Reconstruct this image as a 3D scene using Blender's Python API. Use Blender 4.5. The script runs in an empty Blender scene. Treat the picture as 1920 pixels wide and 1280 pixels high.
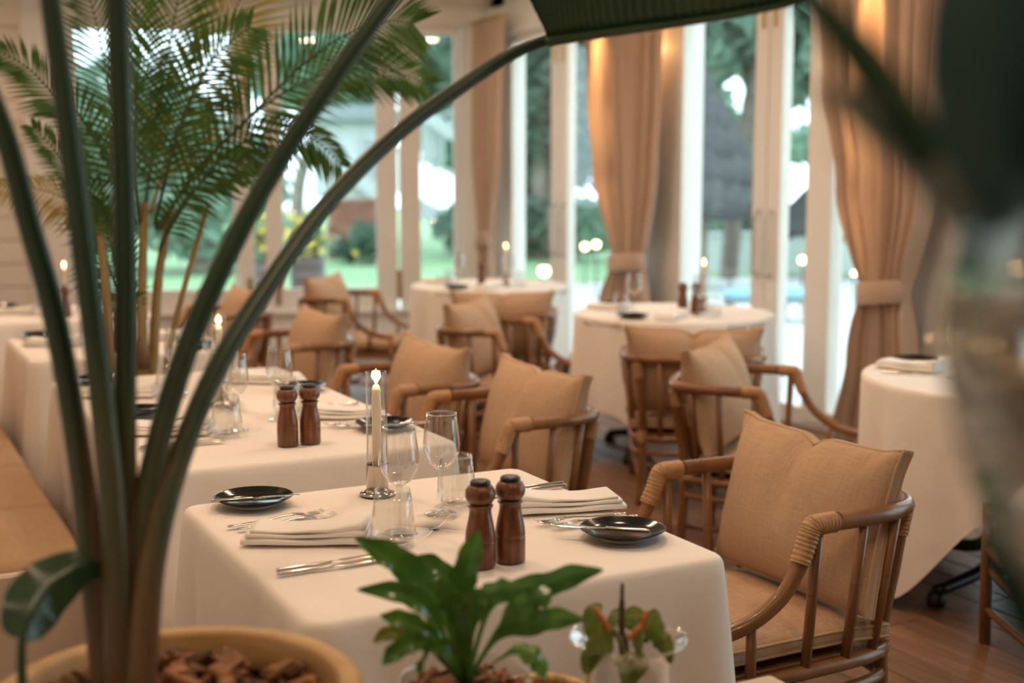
import bpy, math, random
from mathutils import Vector, Matrix
random.seed(11)
R = math.radians
sc = bpy.context.scene
col = sc.collection

# ------------------------------------------------------------------ camera, sky, exposure
FPX, YAW, CAMZ = 2400.0, R(27.5), 1.43
PITCH = math.atan(300 / FPX)
cam_d = bpy.data.cameras.new('camera'); cam = bpy.data.objects.new('camera', cam_d); col.objects.link(cam)
cam.location = (0, 0, CAMZ); cam.rotation_euler = (R(90) - PITCH, 0, -YAW)
cam_d.sensor_width = 36; cam_d.lens = FPX / 1920 * 36; cam_d.clip_start = .05; cam_d.clip_end = 300
cam_d.dof.use_dof = True; cam_d.dof.focus_distance = 2.72; cam_d.dof.aperture_fstop = 2.1
sc.camera = cam
sc.view_settings.view_transform = 'Standard'; sc.view_settings.look = 'None'
sc.view_settings.gamma = 1; sc.view_settings.use_curve_mapping = False
sc.view_settings.exposure = 0.22
sc.cycles.max_bounces = 10; sc.cycles.transparent_max_bounces = 24; sc.cycles.diffuse_bounces = 5
sc.cycles.caustics_reflective = False; sc.cycles.caustics_refractive = False
sc.cycles.sample_clamp_indirect = 6; sc.cycles.use_denoising = True

w = bpy.data.worlds.new('sky'); sc.world = w; w.use_nodes = True
bg = w.node_tree.nodes['Background']
bg.inputs[0].default_value = (.74, .92, 1.0, 1); bg.inputs[1].default_value = 3.2
WARM = (1.0, .69, .48)
LAMPS = [(1.3, 2.5), (2.4, 3.6), (2.2, 5.0), (2.2, 6.6), (2.2, 8.2), (.5, 3.4), (.5, 5.6), (.5, 7.8), (.9, 9.6), (3.6, 6.4), (3.6, 8.6), (3.6, 4.2), (1.9, .4), (.6, .7)]  # last two lamps added out of view to brighten the foreground plants
LAMP_W = 9.5

# ------------------------------------------------------------------ picture -> place helpers
FV = Vector((math.sin(YAW), math.cos(YAW), 0)); RV = Vector((math.cos(YAW), -math.sin(YAW), 0))
CP, SP = math.cos(PITCH), math.sin(PITCH)
def at(px, py, d):
    x = (px - 960) / FPX; y = -(py - 640) / FPX
    ry, rz = CP + y * SP, -SP + y * CP
    t = d / ry
    return RV * (x * t) + FV * d + Vector((0, 0, CAMZ + rz * t))

# ------------------------------------------------------------------ materials
MATS = {}
def mat(name, c, rough=.6, metal=0, spec=.5, var=0, vscale=8, stretch=(1, 1, 1), bump=0, bscale=60, bstretch=None, c2=None, rnd=0, sss=0, emit=None, es=0, trans=0, coat=0):
    if name in MATS: return MATS[name]
    m = bpy.data.materials.new(name); m.use_nodes = True; nt = m.node_tree; N, Lk = nt.nodes, nt.links
    b = N['Principled BSDF']
    b.inputs['Base Color'].default_value = (*c, 1); b.inputs['Roughness'].default_value = rough
    b.inputs['Metallic'].default_value = metal; b.inputs['Specular IOR Level'].default_value = spec
    if coat: b.inputs['Coat Weight'].default_value = coat
    if sss:
        b.inputs['Subsurface Weight'].default_value = sss; b.inputs['Subsurface Radius'].default_value = (.02, .01, .005); b.inputs['Subsurface Scale'].default_value = 1
    if emit: b.inputs['Emission Color'].default_value = (*emit, 1); b.inputs['Emission Strength'].default_value = es
    tc = N.new('ShaderNodeTexCoord'); src = tc.outputs['Object']
    colout = None
    if var or c2:
        mp = N.new('ShaderNodeMapping'); mp.inputs['Scale'].default_value = stretch; Lk.new(src, mp.inputs[0])
        n = N.new('ShaderNodeTexNoise'); n.inputs['Scale'].default_value = vscale; n.inputs['Detail'].default_value = 4; Lk.new(mp.outputs[0], n.inputs[0])
        rp = N.new('ShaderNodeValToRGB'); rp.color_ramp.elements[0].position = .32; rp.color_ramp.elements[1].position = .68
        k = var or .0
        a = c if c2 else tuple(v * (1 - k) for v in c); d = c2 if c2 else tuple(min(1, v * (1 + k)) for v in c)
        rp.color_ramp.elements[0].color = (*a, 1); rp.color_ramp.elements[1].color = (*d, 1)
        Lk.new(n.outputs['Fac'], rp.inputs[0]); colout = rp.outputs[0]
    if rnd:
        oi = N.new('ShaderNodeObjectInfo'); mr = N.new('ShaderNodeMapRange'); mr.inputs[3].default_value = 1 - rnd; mr.inputs[4].default_value = 1 + rnd
        Lk.new(oi.outputs['Random'], mr.inputs[0])
        hs = N.new('ShaderNodeHueSaturation'); Lk.new(mr.outputs[0], hs.inputs['Value'])
        if colout: Lk.new(colout, hs.inputs['Color'])
        else: hs.inputs['Color'].default_value = (*c, 1)
        colout = hs.outputs[0]
    if colout: Lk.new(colout, b.inputs['Base Color'])
    if bump:
        mp2 = N.new('ShaderNodeMapping'); mp2.inputs['Scale'].default_value = bstretch or (1, 1, 1); Lk.new(src, mp2.inputs[0])
        n2 = N.new('ShaderNodeTexNoise'); n2.inputs['Scale'].default_value = bscale; n2.inputs['Detail'].default_value = 3; Lk.new(mp2.outputs[0], n2.inputs[0])
        bm = N.new('ShaderNodeBump'); bm.inputs['Strength'].default_value = bump; bm.inputs['Distance'].default_value = .01
        Lk.new(n2.outputs['Fac'], bm.inputs['Height']); Lk.new(bm.outputs[0], b.inputs['Normal'])
    if trans:
        tr = N.new('ShaderNodeBsdfTranslucent')
        if colout: Lk.new(colout, tr.inputs[0])
        else: tr.inputs[0].default_value = (*c, 1)
        mx = N.new('ShaderNodeMixShader'); mx.inputs[0].default_value = trans
        Lk.new(b.outputs[0], mx.inputs[1]); Lk.new(tr.outputs[0], mx.inputs[2]); Lk.new(mx.outputs[0], N['Material Output'].inputs[0])
    MATS[name] = m; return m

def weave(name, c, k=.12, sc_=420, bump=.25):
    m = mat(name, c, rough=.9, spec=.15); nt = m.node_tree; N, Lk = nt.nodes, nt.links; b = N['Principled BSDF']
    tc = N.new('ShaderNodeTexCoord'); outs = []
    for st in ((.04, 1, .04), (.3, .04, 1)):
        mp = N.new('ShaderNodeMapping'); mp.inputs['Scale'].default_value = st; Lk.new(tc.outputs['Object'], mp.inputs[0])
        n = N.new('ShaderNodeTexNoise'); n.inputs['Scale'].default_value = sc_; n.inputs['Detail'].default_value = 2; Lk.new(mp.outputs[0], n.inputs[0]); outs.append(n.outputs['Fac'])
    ad = N.new('ShaderNodeMath'); ad.operation = 'ADD'; Lk.new(outs[0], ad.inputs[0]); Lk.new(outs[1], ad.inputs[1])
    mr = N.new('ShaderNodeMapRange'); mr.inputs[1].default_value = .6; mr.inputs[2].default_value = 1.4; mr.inputs[3].default_value = 1 - k * 1.6; mr.inputs[4].default_value = 1 + k
    Lk.new(ad.outputs[0], mr.inputs[0])
    hs = N.new('ShaderNodeHueSaturation'); hs.inputs['Color'].default_value = (*c, 1); Lk.new(mr.outputs[0], hs.inputs['Value']); Lk.new(hs.outputs[0], b.inputs['Base Color'])
    bm = N.new('ShaderNodeBump'); bm.inputs['Strength'].default_value = bump; bm.inputs['Distance'].default_value = .002
    Lk.new(ad.outputs[0], bm.inputs['Height']); Lk.new(bm.outputs[0], b.inputs['Normal'])
    return m

def glassmat(name, tint=(1, 1, 1), rough=.0, boost=1.25, f0=.065):
    m = bpy.data.materials.new(name); m.use_nodes = True; nt = m.node_tree; N, Lk = nt.nodes, nt.links
    for n in list(N):
        if n.type != 'OUTPUT_MATERIAL': N.remove(n)
    t = N.new('ShaderNodeBsdfTransparent'); t.inputs[0].default_value = (*tint, 1)
    g = N.new('ShaderNodeBsdfGlossy'); g.inputs['Roughness'].default_value = rough; g.inputs[0].default_value = (1, 1, 1, 1)
    f = N.new('ShaderNodeLayerWeight'); f.inputs[0].default_value = .5
    pw_ = N.new('ShaderNodeMath'); pw_.operation = 'POWER'; pw_.inputs[1].default_value = 4.0; Lk.new(f.outputs['Facing'], pw_.inputs[0])
    mu = N.new('ShaderNodeMath'); mu.operation = 'MULTIPLY_ADD'; mu.inputs[1].default_value = boost; mu.inputs[2].default_value = f0; mu.use_clamp = True; Lk.new(pw_.outputs[0], mu.inputs[0])
    mx = N.new('ShaderNodeMixShader'); Lk.new(mu.outputs[0], mx.inputs[0]); Lk.new(t.outputs[0], mx.inputs[1]); Lk.new(g.outputs[0], mx.inputs[2])
    Lk.new(mx.outputs[0], [n for n in N if n.type == 'OUTPUT_MATERIAL'][0].inputs[0])
    MATS[name] = m; return m

M_white = mat('white_paint', (.80, .76, .70), .45, var=.03, vscale=3)
M_wall = mat('cream_wall', (.78, .70, .60), .7, var=.03, vscale=2)
M_shiplap = mat('shiplap_paint', (.80, .70, .58), .6, rnd=.03)
M_ceil = mat('ceiling_paint', (.78, .72, .65), .8)
M_floor = mat('floor_plank', (.14, .066, .032), .40, c2=(.26, .135, .07), vscale=5, stretch=(10, .7, 1), rnd=.14, bump=.15, bscale=30, bstretch=(14, 1, 1))
M_cloth = mat('tablecloth_linen', (.88, .82, .755), .85, spec=.2, bump=.6, bscale=7)
M_napkin = mat('napkin_linen', (.90, .87, .82), .85, spec=.2, bump=.2, bscale=260)
M_thread = mat('gold_thread', (.55, .33, .12), .5)
M_cush = weave('cushion_linen', (.52, .35, .225))
M_pipe = mat('cushion_piping', (.50, .34, .20), .85)
M_rattan = mat('rattan_cane', (.175, .072, .024), .30, c2=(.29, .135, .05), vscale=9, stretch=(1, 1, .5), spec=.5, coat=.15)
M_wrap = mat('rattan_wrap', (.44, .24, .105), .4, var=.15, vscale=60)
M_node = mat('cane_node', (.13, .06, .025), .5)
M_mill = mat('mill_wood', (.085, .027, .010), .34, c2=(.22, .075, .028), vscale=22, stretch=(5, 5, .35), coat=.2)
M_black = mat('black_glaze', (.007, .006, .006), .12, spec=.2)
M_blackcap = mat('black_cap', (.012, .011, .011), .3)
M_iron = mat('black_iron', (.012, .015, .017), .35)
M_steel = mat('polished_steel', (.62, .58, .53), .16, metal=1)
M_chrome = mat('chrome', (.50, .45, .40), .10, metal=1)
M_brass = mat('brass', (.55, .34, .10), .3, metal=1)
M_wax = mat('candle_wax', (.92, .82, .66), .45, sss=.3, emit=(1, .6, .3), es=.10)
M_flame = mat('flame', (1, .7, .3), .5, emit=(1, .60, .24), es=15)
M_wick = mat('wick', (.02, .02, .02), .9)
M_glass = glassmat('clear_glass', (.95, .95, .945))
M_pane = glassmat('window_glass', (.97, .99, .99), boost=.45, f0=.03)
M_curtain = weave('curtain_linen', (.50, .36, .27), k=.06, sc_=240, bump=.15)
M_bench = weave('bench_fabric', (.46, .31, .19), k=.06, sc_=200, bump=.15)
M_benchw = mat('bench_panel', (.62, .52, .42), .6, var=.05)
M_pot = mat('ochre_pot', (.42, .245, .085), .55, c2=(.56, .36, .155), vscale=7, stretch=(1, 1, 6))
M_soil = mat('soil', (.05, .03, .018), .95, bump=.6, bscale=40)
M_bark = mat('bark_chip', (.24, .105, .042), .75, rnd=.7, var=.4, vscale=30)
M_stalk = mat('strelitzia_stalk', (.020, .050, .026), .38, c2=(.040, .076, .034), vscale=5, stretch=(3, 3, .4))
M_strel = mat('strelitzia_stalk_base', (.020, .050, .026), .38)
def _strel():
    nt = M_strel.node_tree; N, Lk = nt.nodes, nt.links; b = N['Principled BSDF']
    tc = N.new('ShaderNodeTexCoord'); sp = N.new('ShaderNodeSeparateXYZ'); Lk.new(tc.outputs['Object'], sp.inputs[0])
    mp = N.new('ShaderNodeMapping'); mp.inputs['Scale'].default_value = (30, 30, 3); Lk.new(tc.outputs['Object'], mp.inputs[0])
    n = N.new('ShaderNodeTexNoise'); n.inputs['Scale'].default_value = 1.6; n.inputs['Detail'].default_value = 3; Lk.new(mp.outputs[0], n.inputs[0])
    ma = N.new('ShaderNodeMath'); ma.operation = 'MULTIPLY_ADD'; ma.inputs[1].default_value = .55; Lk.new(n.outputs['Fac'], ma.inputs[0]); Lk.new(sp.outputs['Z'], ma.inputs[2])
    rp = N.new('ShaderNodeValToRGB'); e = rp.color_ramp.elements; e[0].position = .35; e[0].color = (.15, .08, .04, 1); e[1].position = .95; e[1].color = (.022, .052, .026, 1)
    q = rp.color_ramp.elements.new(.62); q.color = (.085, .085, .04, 1)
    mr = N.new('ShaderNodeMapRange'); mr.inputs[1].default_value = .85; mr.inputs[2].default_value = 1.55; Lk.new(ma.outputs[0], mr.inputs[0]); Lk.new(mr.outputs[0], rp.inputs[0]); Lk.new(rp.outputs[0], b.inputs['Base Color'])
_strel()
M_sheath = mat('dry_sheath', (.10, .045, .022), .6, c2=(.20, .13, .06), vscale=9, stretch=(3, 3, .4))
M_sleaf = mat('strelitzia_leaf', (.018, .052, .024), .28, c2=(.040, .088, .040), vscale=5, trans=.10)
M_sheenleaf = mat('sheen_leaf', (.03, .085, .08), .24, spec=1.0, coat=.6, trans=.15)
M_bigleaf = mat('glossy_leaf', (.010, .048, .044), .30, spec=.7, trans=.12)
M_fern = mat('fern_leaf', (.045, .15, .025), .20, c2=(.12, .27, .045), vscale=9, trans=.15)
M_antleaf = mat('anthurium_leaf', (.10, .17, .025), .35, c2=(.26, .27, .05), vscale=14, trans=.2)
M_spadix = mat('orange_spadix', (.72, .22, .06), .5)
M_spike = mat('brown_spike', (.09, .05, .03), .6)
M_palmleaf = mat('palm_leaflet', (.020, .070, .012), .42, c2=(.068, .155, .022), vscale=6, trans=.3)
M_palmgold = mat('palm_leaflet_dry_lit', (.36, .25, .07), .5, c2=(.30, .30, .08), vscale=5, trans=.35)  # warm light from above painted as gold; the left frond is also dead
M_cane = mat('palm_cane', (.22, .12, .045), .5, c2=(.30, .24, .09), vscale=8, stretch=(2, 2, .6))
M_straw = mat('woven_straw', (.62, .43, .22), .8, var=.25, vscale=60, bump=.6, bscale=70)
M_lawn = mat('lawn_grass', (.20, .36, .17), .9, c2=(.30, .44, .24), vscale=.5, bump=.5, bscale=5)
M_patio = mat('patio_stone', (.60, .62, .60), .6, var=.08, vscale=1.2)
M_tleaf = mat('tree_leaf', (.16, .27, .20), .6, c2=(.28, .42, .33), vscale=1.2, trans=.35)
M_tleaf2 = mat('tree_leaf_dark', (.09, .16, .12), .6, c2=(.17, .26, .19), vscale=1.2, trans=.3)
M_trunk = mat('tree_bark', (.20, .155, .13), .9, c2=(.34, .29, .25), vscale=3, bump=.5, bscale=12)
M_thatch = mat('thatch', (.035, .042, .048), .9, c2=(.085, .088, .09), vscale=6, stretch=(4, 4, .6))
M_house = mat('white_render', (.60, .63, .63), .7)
M_brick = mat('brick_wall', (.34, .13, .09), .85, rnd=.2)
M_mortar = mat('brick_mortar', (.40, .26, .21), .9)
M_roof = mat('grey_roof', (.30, .33, .34), .8)
M_planter = mat('planter_slat', (.17, .13, .125), .7, rnd=.15)
M_flower = mat('yellow_flower', (.80, .62, .10), .7)
M_orange = mat('orange_flower', (.75, .28, .10), .7)
M_bulb = mat('lantern_glow', (1, .8, .5), .5, emit=(1, .72, .38), es=9)
M_bluec = mat('blue_fabric', (.22, .42, .52), .7)
M_lampface = mat('lamp_diffuser', (1, .9, .7), .5, emit=(1, .78, .5), es=2.5)

# ------------------------------------------------------------------ mesh builder
class MB:
    def __init__(s): s.v = []; s.f = []
    def add(s, vs, fs):
        o = len(s.v); s.v += [tuple(p) for p in vs]; s.f += [tuple(i + o for i in f) for f in fs]; return s
    def box(s, c, size, rot=None, bev=0):
        hx, hy, hz = (q / 2 for q in size)
        if bev:
            b = bev; vs = []; P = []
            for z, k in ((-hz, b), (-hz + b, 0), (hz - b, 0), (hz, b)):
                x, y = hx - k, hy - k; q = min(b, x * .5, y * .5)
                P.append([(-x + q, -y, z), (x - q, -y, z), (x, -y + q, z), (x, y - q, z), (x - q, y, z), (-x + q, y, z), (-x, y - q, z), (-x, -y + q, z)])
            for r in P: vs += r
            fs = [tuple(reversed(range(8))), tuple(range(24, 32))]
            for k in range(3):
                for i in range(8): j = (i + 1) % 8; fs.append((k * 8 + i, k * 8 + j, k * 8 + 8 + j, k * 8 + 8 + i))
        else:
            vs = [(sx * hx, sy * hy, sz * hz) for sz in (-1, 1) for sy in (-1, 1) for sx in (-1, 1)]
            fs = [(0, 2, 3, 1), (4, 5, 7, 6), (0, 1, 5, 4), (2, 6, 7, 3), (0, 4, 6, 2), (1, 3, 7, 5)]
        mtx = rot or Matrix.Identity(3); c = Vector(c)
        return s.add([mtx @ Vector(v) + c for v in vs], fs)
    def tube(s, pts, rad, n=10, cap=True, closed=False, flat=1.0):
        pts = [Vector(p) for p in pts]; m = len(pts)
        if not hasattr(rad, '__len__'): rad = [rad] * m
        vs = []; up = None
        for i, p in enumerate(pts):
            if closed: t = pts[(i + 1) % m] - pts[i - 1]
            else: t = pts[min(i + 1, m - 1)] - pts[max(i - 1, 0)]
            t = t.normalized() if t.length > 1e-9 else Vector((0, 0, 1))
            if up is None:
                a = Vector((0, 0, 1)) if abs(t.z) < .9 else Vector((1, 0, 0)); up = (a - t * a.dot(t)).normalized()
            else:
                up = up - t * up.dot(t); up = up.normalized() if up.length > 1e-6 else t.orthogonal().normalized()
            sd = t.cross(up)
            for k in range(n):
                a = 2 * math.pi * k / n; vs.append(p + (up * math.cos(a) * flat + sd * math.sin(a)) * rad[i])
        fs = []
        for i in range(m if closed else m - 1):
            j = (i + 1) % m
            for k in range(n): l = (k + 1) % n; fs.append((i * n + k, i * n + l, j * n + l, j * n + k))
        if cap and not closed: fs += [tuple(reversed(range(n))), tuple((m - 1) * n + k for k in range(n))]
        return s.add(vs, fs)
    def lathe(s, prof, c=(0, 0, 0), n=28, closed=False):
        vs = []; c = Vector(c)
        for r, z in prof:
            for k in range(n): a = 2 * math.pi * k / n; vs.append(c + Vector((r * math.cos(a), r * math.sin(a), z)))
        fs = []; m = len(prof)
        for i in range(m if closed else m - 1):
            j = (i + 1) % m
            for k in range(n): l = (k + 1) % n; fs.append((i * n + k, i * n + l, j * n + l, j * n + k))
        if not closed:
            if prof[0][0] > 1e-5: fs.append(tuple(reversed(range(n))))
            if prof[-1][0] > 1e-5: fs.append(tuple((m - 1) * n + k for k in range(n)))
        return s.add(vs, fs)
    def grid(s, rows, wrap=False):
        n = len(rows[0]); vs = [p for r in rows for p in r]; fs = []
        for i in range(len(rows) - 1):
            for k in range(n if wrap else n - 1): l = (k + 1) % n; fs.append((i * n + k, i * n + l, i * n + n + l, i * n + n + k))
        return s.add(vs, fs)
    def mesh(s, name, m, smooth=True):
        me = bpy.data.meshes.new(name); me.from_pydata(s.v, [], s.f); me.materials.append(m)
        if smooth: me.polygons.foreach_set('use_smooth', [True] * len(me.polygons))
        me.update()
        return me
def link(name, me, parent=None, loc=(0, 0, 0), rz=0):
    o = bpy.data.objects.new(name, me); col.objects.link(o); o.location = loc; o.rotation_euler = (0, 0, rz)
    if parent: o.parent = parent
    return o
def obj(name, mb, m, parent=None, smooth=True, loc=(0, 0, 0), rz=0, angle=None):
    me = mb.mesh(name, m, smooth)
    if smooth and angle: me.set_sharp_from_angle(angle=R(angle))
    return link(name, me, parent, loc, rz)
def tag(o, label, cat, group=None):
    o['label'] = label; o['category'] = cat
    if group: o['group'] = group
    return o
def thing(name, label, cat, loc=(0, 0, 0), rz=0, group=None):
    o = bpy.data.objects.new(name, None); col.objects.link(o); o.location = loc; o.rotation_euler = (0, 0, rz); o.empty_display_size = .1
    return tag(o, label, cat, group)
def struct(name, mb, m, parent=None, smooth=False):
    o = obj(name, mb, m, parent, smooth)
    if not parent: o['kind'] = 'structure'
    return o
def kids(o): return [c for c in o.children]
def dup(root, loc, rz, label, group=None, parent=None):
    r = root.copy(); col.objects.link(r); r.location = loc; r.rotation_euler = (0, 0, rz)
    if label: r['label'] = label
    if group: r['group'] = group
    for ch in kids(root):
        c = ch.copy(); col.objects.link(c); c.parent = r
        for g in kids(ch):
            d = g.copy(); col.objects.link(d); d.parent = c
    return r
def cr(pts, n=8, closed=False):
    pts = [Vector(p) for p in pts]; m = len(pts); out = []
    for i in range(m if closed else m - 1):
        if closed: a, b, c, d = pts[i - 1], pts[i], pts[(i + 1) % m], pts[(i + 2) % m]
        else: a, b, c, d = pts[max(i - 1, 0)], pts[i], pts[i + 1], pts[min(i + 2, m - 1)]
        for k in range(n):
            t = k / n
            out.append(.5 * ((2 * b) + (c - a) * t + (2 * a - 5 * b + 4 * c - d) * t * t + (3 * b - a - 3 * c + d) * t ** 3))
    if not closed: out.append(pts[-1])
    return out
def lerp(a, b, t): return a + (b - a) * t
def ss(a, b, x):
    t = max(0, min(1, (x - a) / (b - a))); return t * t * (3 - 2 * t)

# ------------------------------------------------------------------ room shell
CEIL, HEAD = 3.05, 2.62
WX = 4.95                                            # inner face of the right wall
CORNER = Vector((WX, 9.94, 0)); ED = Vector((-math.cos(R(18.8)), math.sin(R(18.8)), 0)); EN = Vector((ED.y, -ED.x, 0))
if EN.y > 0: EN = -EN                                # towards the room
def E(t, z, off=0): return CORNER + ED * t + EN * off + Vector((0, 0, z))
erot = Matrix.Rotation(math.atan2(ED.y, ED.x), 3, 'Z')

fl = struct('floor', MB().box((2.4, 4.4, -.06), (5.6, 15.0, .06)), mat('floor_sub', (.03, .02, .015), .9))
pw = .142; i = 0
x = -.32
while x < 5.1:
    y = -3.0 + random.uniform(-2.4, 0)
    while y < 11.9:
        L = random.choice((2.8, 3.4, 4.1)); y0, y1 = max(y, -3.0), min(y + L, 11.85)
        if y1 - y0 > .2:
            link('plank', MB().box((0, 0, 0), (pw - .006, y1 - y0 - .004, .03), bev=.003).mesh('plank', M_floor, False), fl, (x + pw / 2, (y0 + y1) / 2, -.015))
        y += L
    x += pw
ce = struct('ceiling', MB().box((2.4, 4.4, CEIL + .05), (5.7, 15.4, .1)), M_ceil)
for yb in (-1.2, 2.0, 5.2, 8.4):
    obj('ceiling_beam', MB().box((2.4, yb, CEIL - .06), (5.1, .16, .12), bev=.008), M_white, ce, False)
struct('wall_left', MB().box((-.25, 4.4, 1.5), (.2, 15.0, 3.1)), M_wall)
struct('wall_back', MB().box((2.4, -3.1, 1.5), (5.6, .2, 3.1)), mat('walnut_wall', (.16, .09, .05), .6, var=.2, vscale=4, stretch=(6, 6, .4)))
wr = struct('wall_right', MB().box((WX + .1, 9.80, 1.5), (.2, .30, 3.1)).box((WX + .1, 7.44, 1.5), (.2, .64, 3.1)).box((WX + .1, 4.86, 1.5), (.2, .92, 3.1))
            .box((WX + .1, 2.2, 1.5), (.2, .5, 3.1)).box((WX + .1, -1.62, 1.5), (.2, 2.94, 3.1)).box((WX + .1, 3.4, (HEAD + CEIL) / 2 + .05), (.2, 13.0, CEIL - HEAD + .1)), M_white)
tr1 = struct('trim_1', MB().box((WX - .03, 3.4, HEAD + .12), (.06, 13.0, .24), bev=.006).box((WX - .06, 3.4, CEIL - .05), (.12, 13.0, .1), bev=.02), M_white)

# french doors of the right wall: frames, stiles, rails, panes, handles
def french_door(name, y_hi, y_lo, parts, handles=()):
    d = bpy.data.objects.new(name, None); col.objects.link(d); d.location = (WX, (y_hi + y_lo) / 2, 0); d['kind'] = 'structure'
    cy = (y_hi + y_lo) / 2
    def bx(nm, ya, yb, z0, z1, x0=0, x1=.075, m=M_white): return obj(nm, MB().box(((x0 + x1) / 2, (ya + yb) / 2 - cy, (z0 + z1) / 2), (x1 - x0, abs(ya - yb), z1 - z0), bev=.004), m, d, False)
    bx('threshold', y_hi, y_lo, 0.0, .03, .0, .16)
    bx('head_rail', y_hi, y_lo, HEAD - .07, HEAD, .0, .09)
    for kind, a, b in parts:
        if kind == 'frame': bx('frame_post', a, b, .03, HEAD - .07, -.01, .09)
        elif kind == 'stile':
            mid = (a + b) / 2
            s1 = bx('meeting_stile', a, mid + .004, .03, HEAD - .07); s2 = bx('meeting_stile', mid - .004, b, .03, HEAD - .07)
            for st, yy in ((s1, lerp(a, b, .30)), (s2, lerp(a, b, .74))):
                h = MB().tube(cr([(-.002, 0, .86), (-.045, 0, .875), (-.05, 0, .95), (-.05, 0, 1.16), (-.045, 0, 1.235), (-.002, 0, 1.25)], 5), .009, 8)
                obj('pull_handle', h, M_steel, st, loc=(0, yy - cy, 0))
            obj('flush_bolt', MB().box((-.004, lerp(a, b, .3) - cy, HEAD - .22), (.012, .022, .13), bev=.003), M_brass, s1, False)
            obj('flush_bolt', MB().box((-.004, lerp(a, b, .72) - cy, HEAD - .22), (.012, .022, .13), bev=.003), M_brass, s2, False)
        elif kind == 'glass':
            bx('bottom_rail', a, b, .03, .11); bx('pane', a + .004, b - .004, .11, HEAD - .07, .034, .040, M_pane)
    return d
french_door('door_1', 9.65, 7.76, [('frame', 9.65, 9.49), ('glass', 9.49, 8.85), ('stile', 8.85, 8.59), ('glass', 8.59, 7.86), ('frame', 7.86, 7.76)])
french_door('door_2', 7.12, 5.32, [('frame', 7.12, 7.06), ('glass', 7.06, 6.32), ('stile', 6.32, 6.06), ('glass', 6.06, 5.81), ('frame', 5.81, 5.60), ('glass', 5.60, 5.36), ('frame', 5.36, 5.32)])
french_door('door_3', 4.40, 2.45, [('frame', 4.40, 4.32), ('glass', 4.32, 3.5), ('stile', 3.5, 3.3), ('glass', 3.3, 2.53), ('frame', 2.53, 2.45)])
french_door('door_4', 1.95, -.15, [('frame', 1.95, 1.87), ('glass', 1.87, 1.0), ('stile', 1.0, .8), ('glass', .8, -.07), ('frame', -.07, -.15)])

# end wall with the low sill, casement windows and the boarded part
KNEE, WH = .34, 2.73
def ebox(mb, t0, t1, z0, z1, o0, o1, bev=0): return mb.box(E((t0 + t1) / 2, (z0 + z1) / 2, (o0 + o1) / 2), (abs(t1 - t0), abs(o1 - o0), z1 - z0), erot, bev)
mb = MB(); ebox(mb, -.15, 3.6, 0, KNEE - .03, -.2, 0); ebox(mb, -.15, 6.0, WH, 3.1, -.2, .0); ebox(mb, -.15, .24, 0, WH, -.2, 0); ebox(mb, 3.48, 6.0, 0, WH, -.2, -.02)
we = struct('wall_end', mb, M_white)
obj('window_sill', ebox(MB(), .2, 3.6, KNEE - .03, KNEE, -.2, .06, .006), M_white, we, False)
obj('baseboard', ebox(MB(), .0, 3.6, 0, .12, 0, .018, .004), M_white, we, False)
t = 0
bh = .19
while t * bh < CEIL - .02:
    obj('board', ebox(MB(), 3.80, 6.0, t * bh + .004, min((t + 1) * bh - .004, CEIL - .01), -.02, .012, .005), M_shiplap, we, False); t += 1
struct('trim_2', ebox(ebox(MB(), 3.44, 3.80, 0, CEIL - .002, -.02, .03, .006), .0, 3.8, WH, WH + .15, .0, .03, .005), M_white)
struct('trim_3', ebox(MB(), -.05, 6.0, CEIL - .12, CEIL - .002, 0, .08, .02), M_white)
def casement(name, t0, t1, stiles, panes, bolts):
    d = bpy.data.objects.new(name, None); col.objects.link(d); d['kind'] = 'structure'
    obj('top_rail', ebox(MB(), t0, t1, WH - .07, WH, -.08, -.005, .004), M_white, d, False)
    for a, b in stiles: obj('stile', ebox(MB(), a, b, KNEE, WH - .07, -.08, -.005, .004), M_white, d, False)
    for a, b in panes:
        obj('bottom_rail', ebox(MB(), a, b, KNEE, KNEE + .185, -.075, -.01, .004), M_white, d, False)
        obj('pane', ebox(MB(), a, b, KNEE + .185, WH - .07, -.046, -.040), M_pane, d, False)
    for tb, z0, z1 in bolts: obj('brass_bolt', ebox(MB(), tb - .018, tb + .018, z0, z1, -.005, .012, .004), M_brass, d, False)
casement('window_1', .25, .775, [(.25, .30), (.59, .765)], [(.30, .59)], [(.775, .42, .68)])
casement('window_2', .785, 1.90, [(.79, .965), (1.75, 1.90)], [(.965, 1.75)], [(1.80, .38, .64)])
casement('window_3', 1.90, 2.12, [(2.0, 2.12)], [(1.90, 2.0)], [(2.03, .44, .62)])
casement('window_4', 2.12, 3.46, [(2.13, 2.16), (3.40, 3.46)], [(2.16, 3.40)], [])

# ------------------------------------------------------------------ ceiling downlights (the room's warm light)
def downlight(x, y):
    t = thing('ceiling_downlight', 'round warm recessed downlight in the cream ceiling', 'ceiling light', (x, y, CEIL), group='recessed ceiling downlights')
    obj('bezel', MB().lathe([(.105, -.012), (.105, 0), (.085, 0), (.085, -.012)], n=20, closed=True), M_white, t)
    obj('diffuser', MB().lathe([(0, -.006), (.085, -.006), (.085, -.002), (0, -.002)], n=20), M_lampface, t)
    ld = bpy.data.lights.new('downlight', 'AREA'); ld.shape = 'DISK'; ld.size = .17; ld.energy = LAMP_W; ld.color = WARM
    lo = bpy.data.objects.new('downlight_lamp', ld); col.objects.link(lo); lo.parent = t; lo.location = (0, 0, -.02)
for x, y in LAMPS: downlight(x, y)

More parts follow.
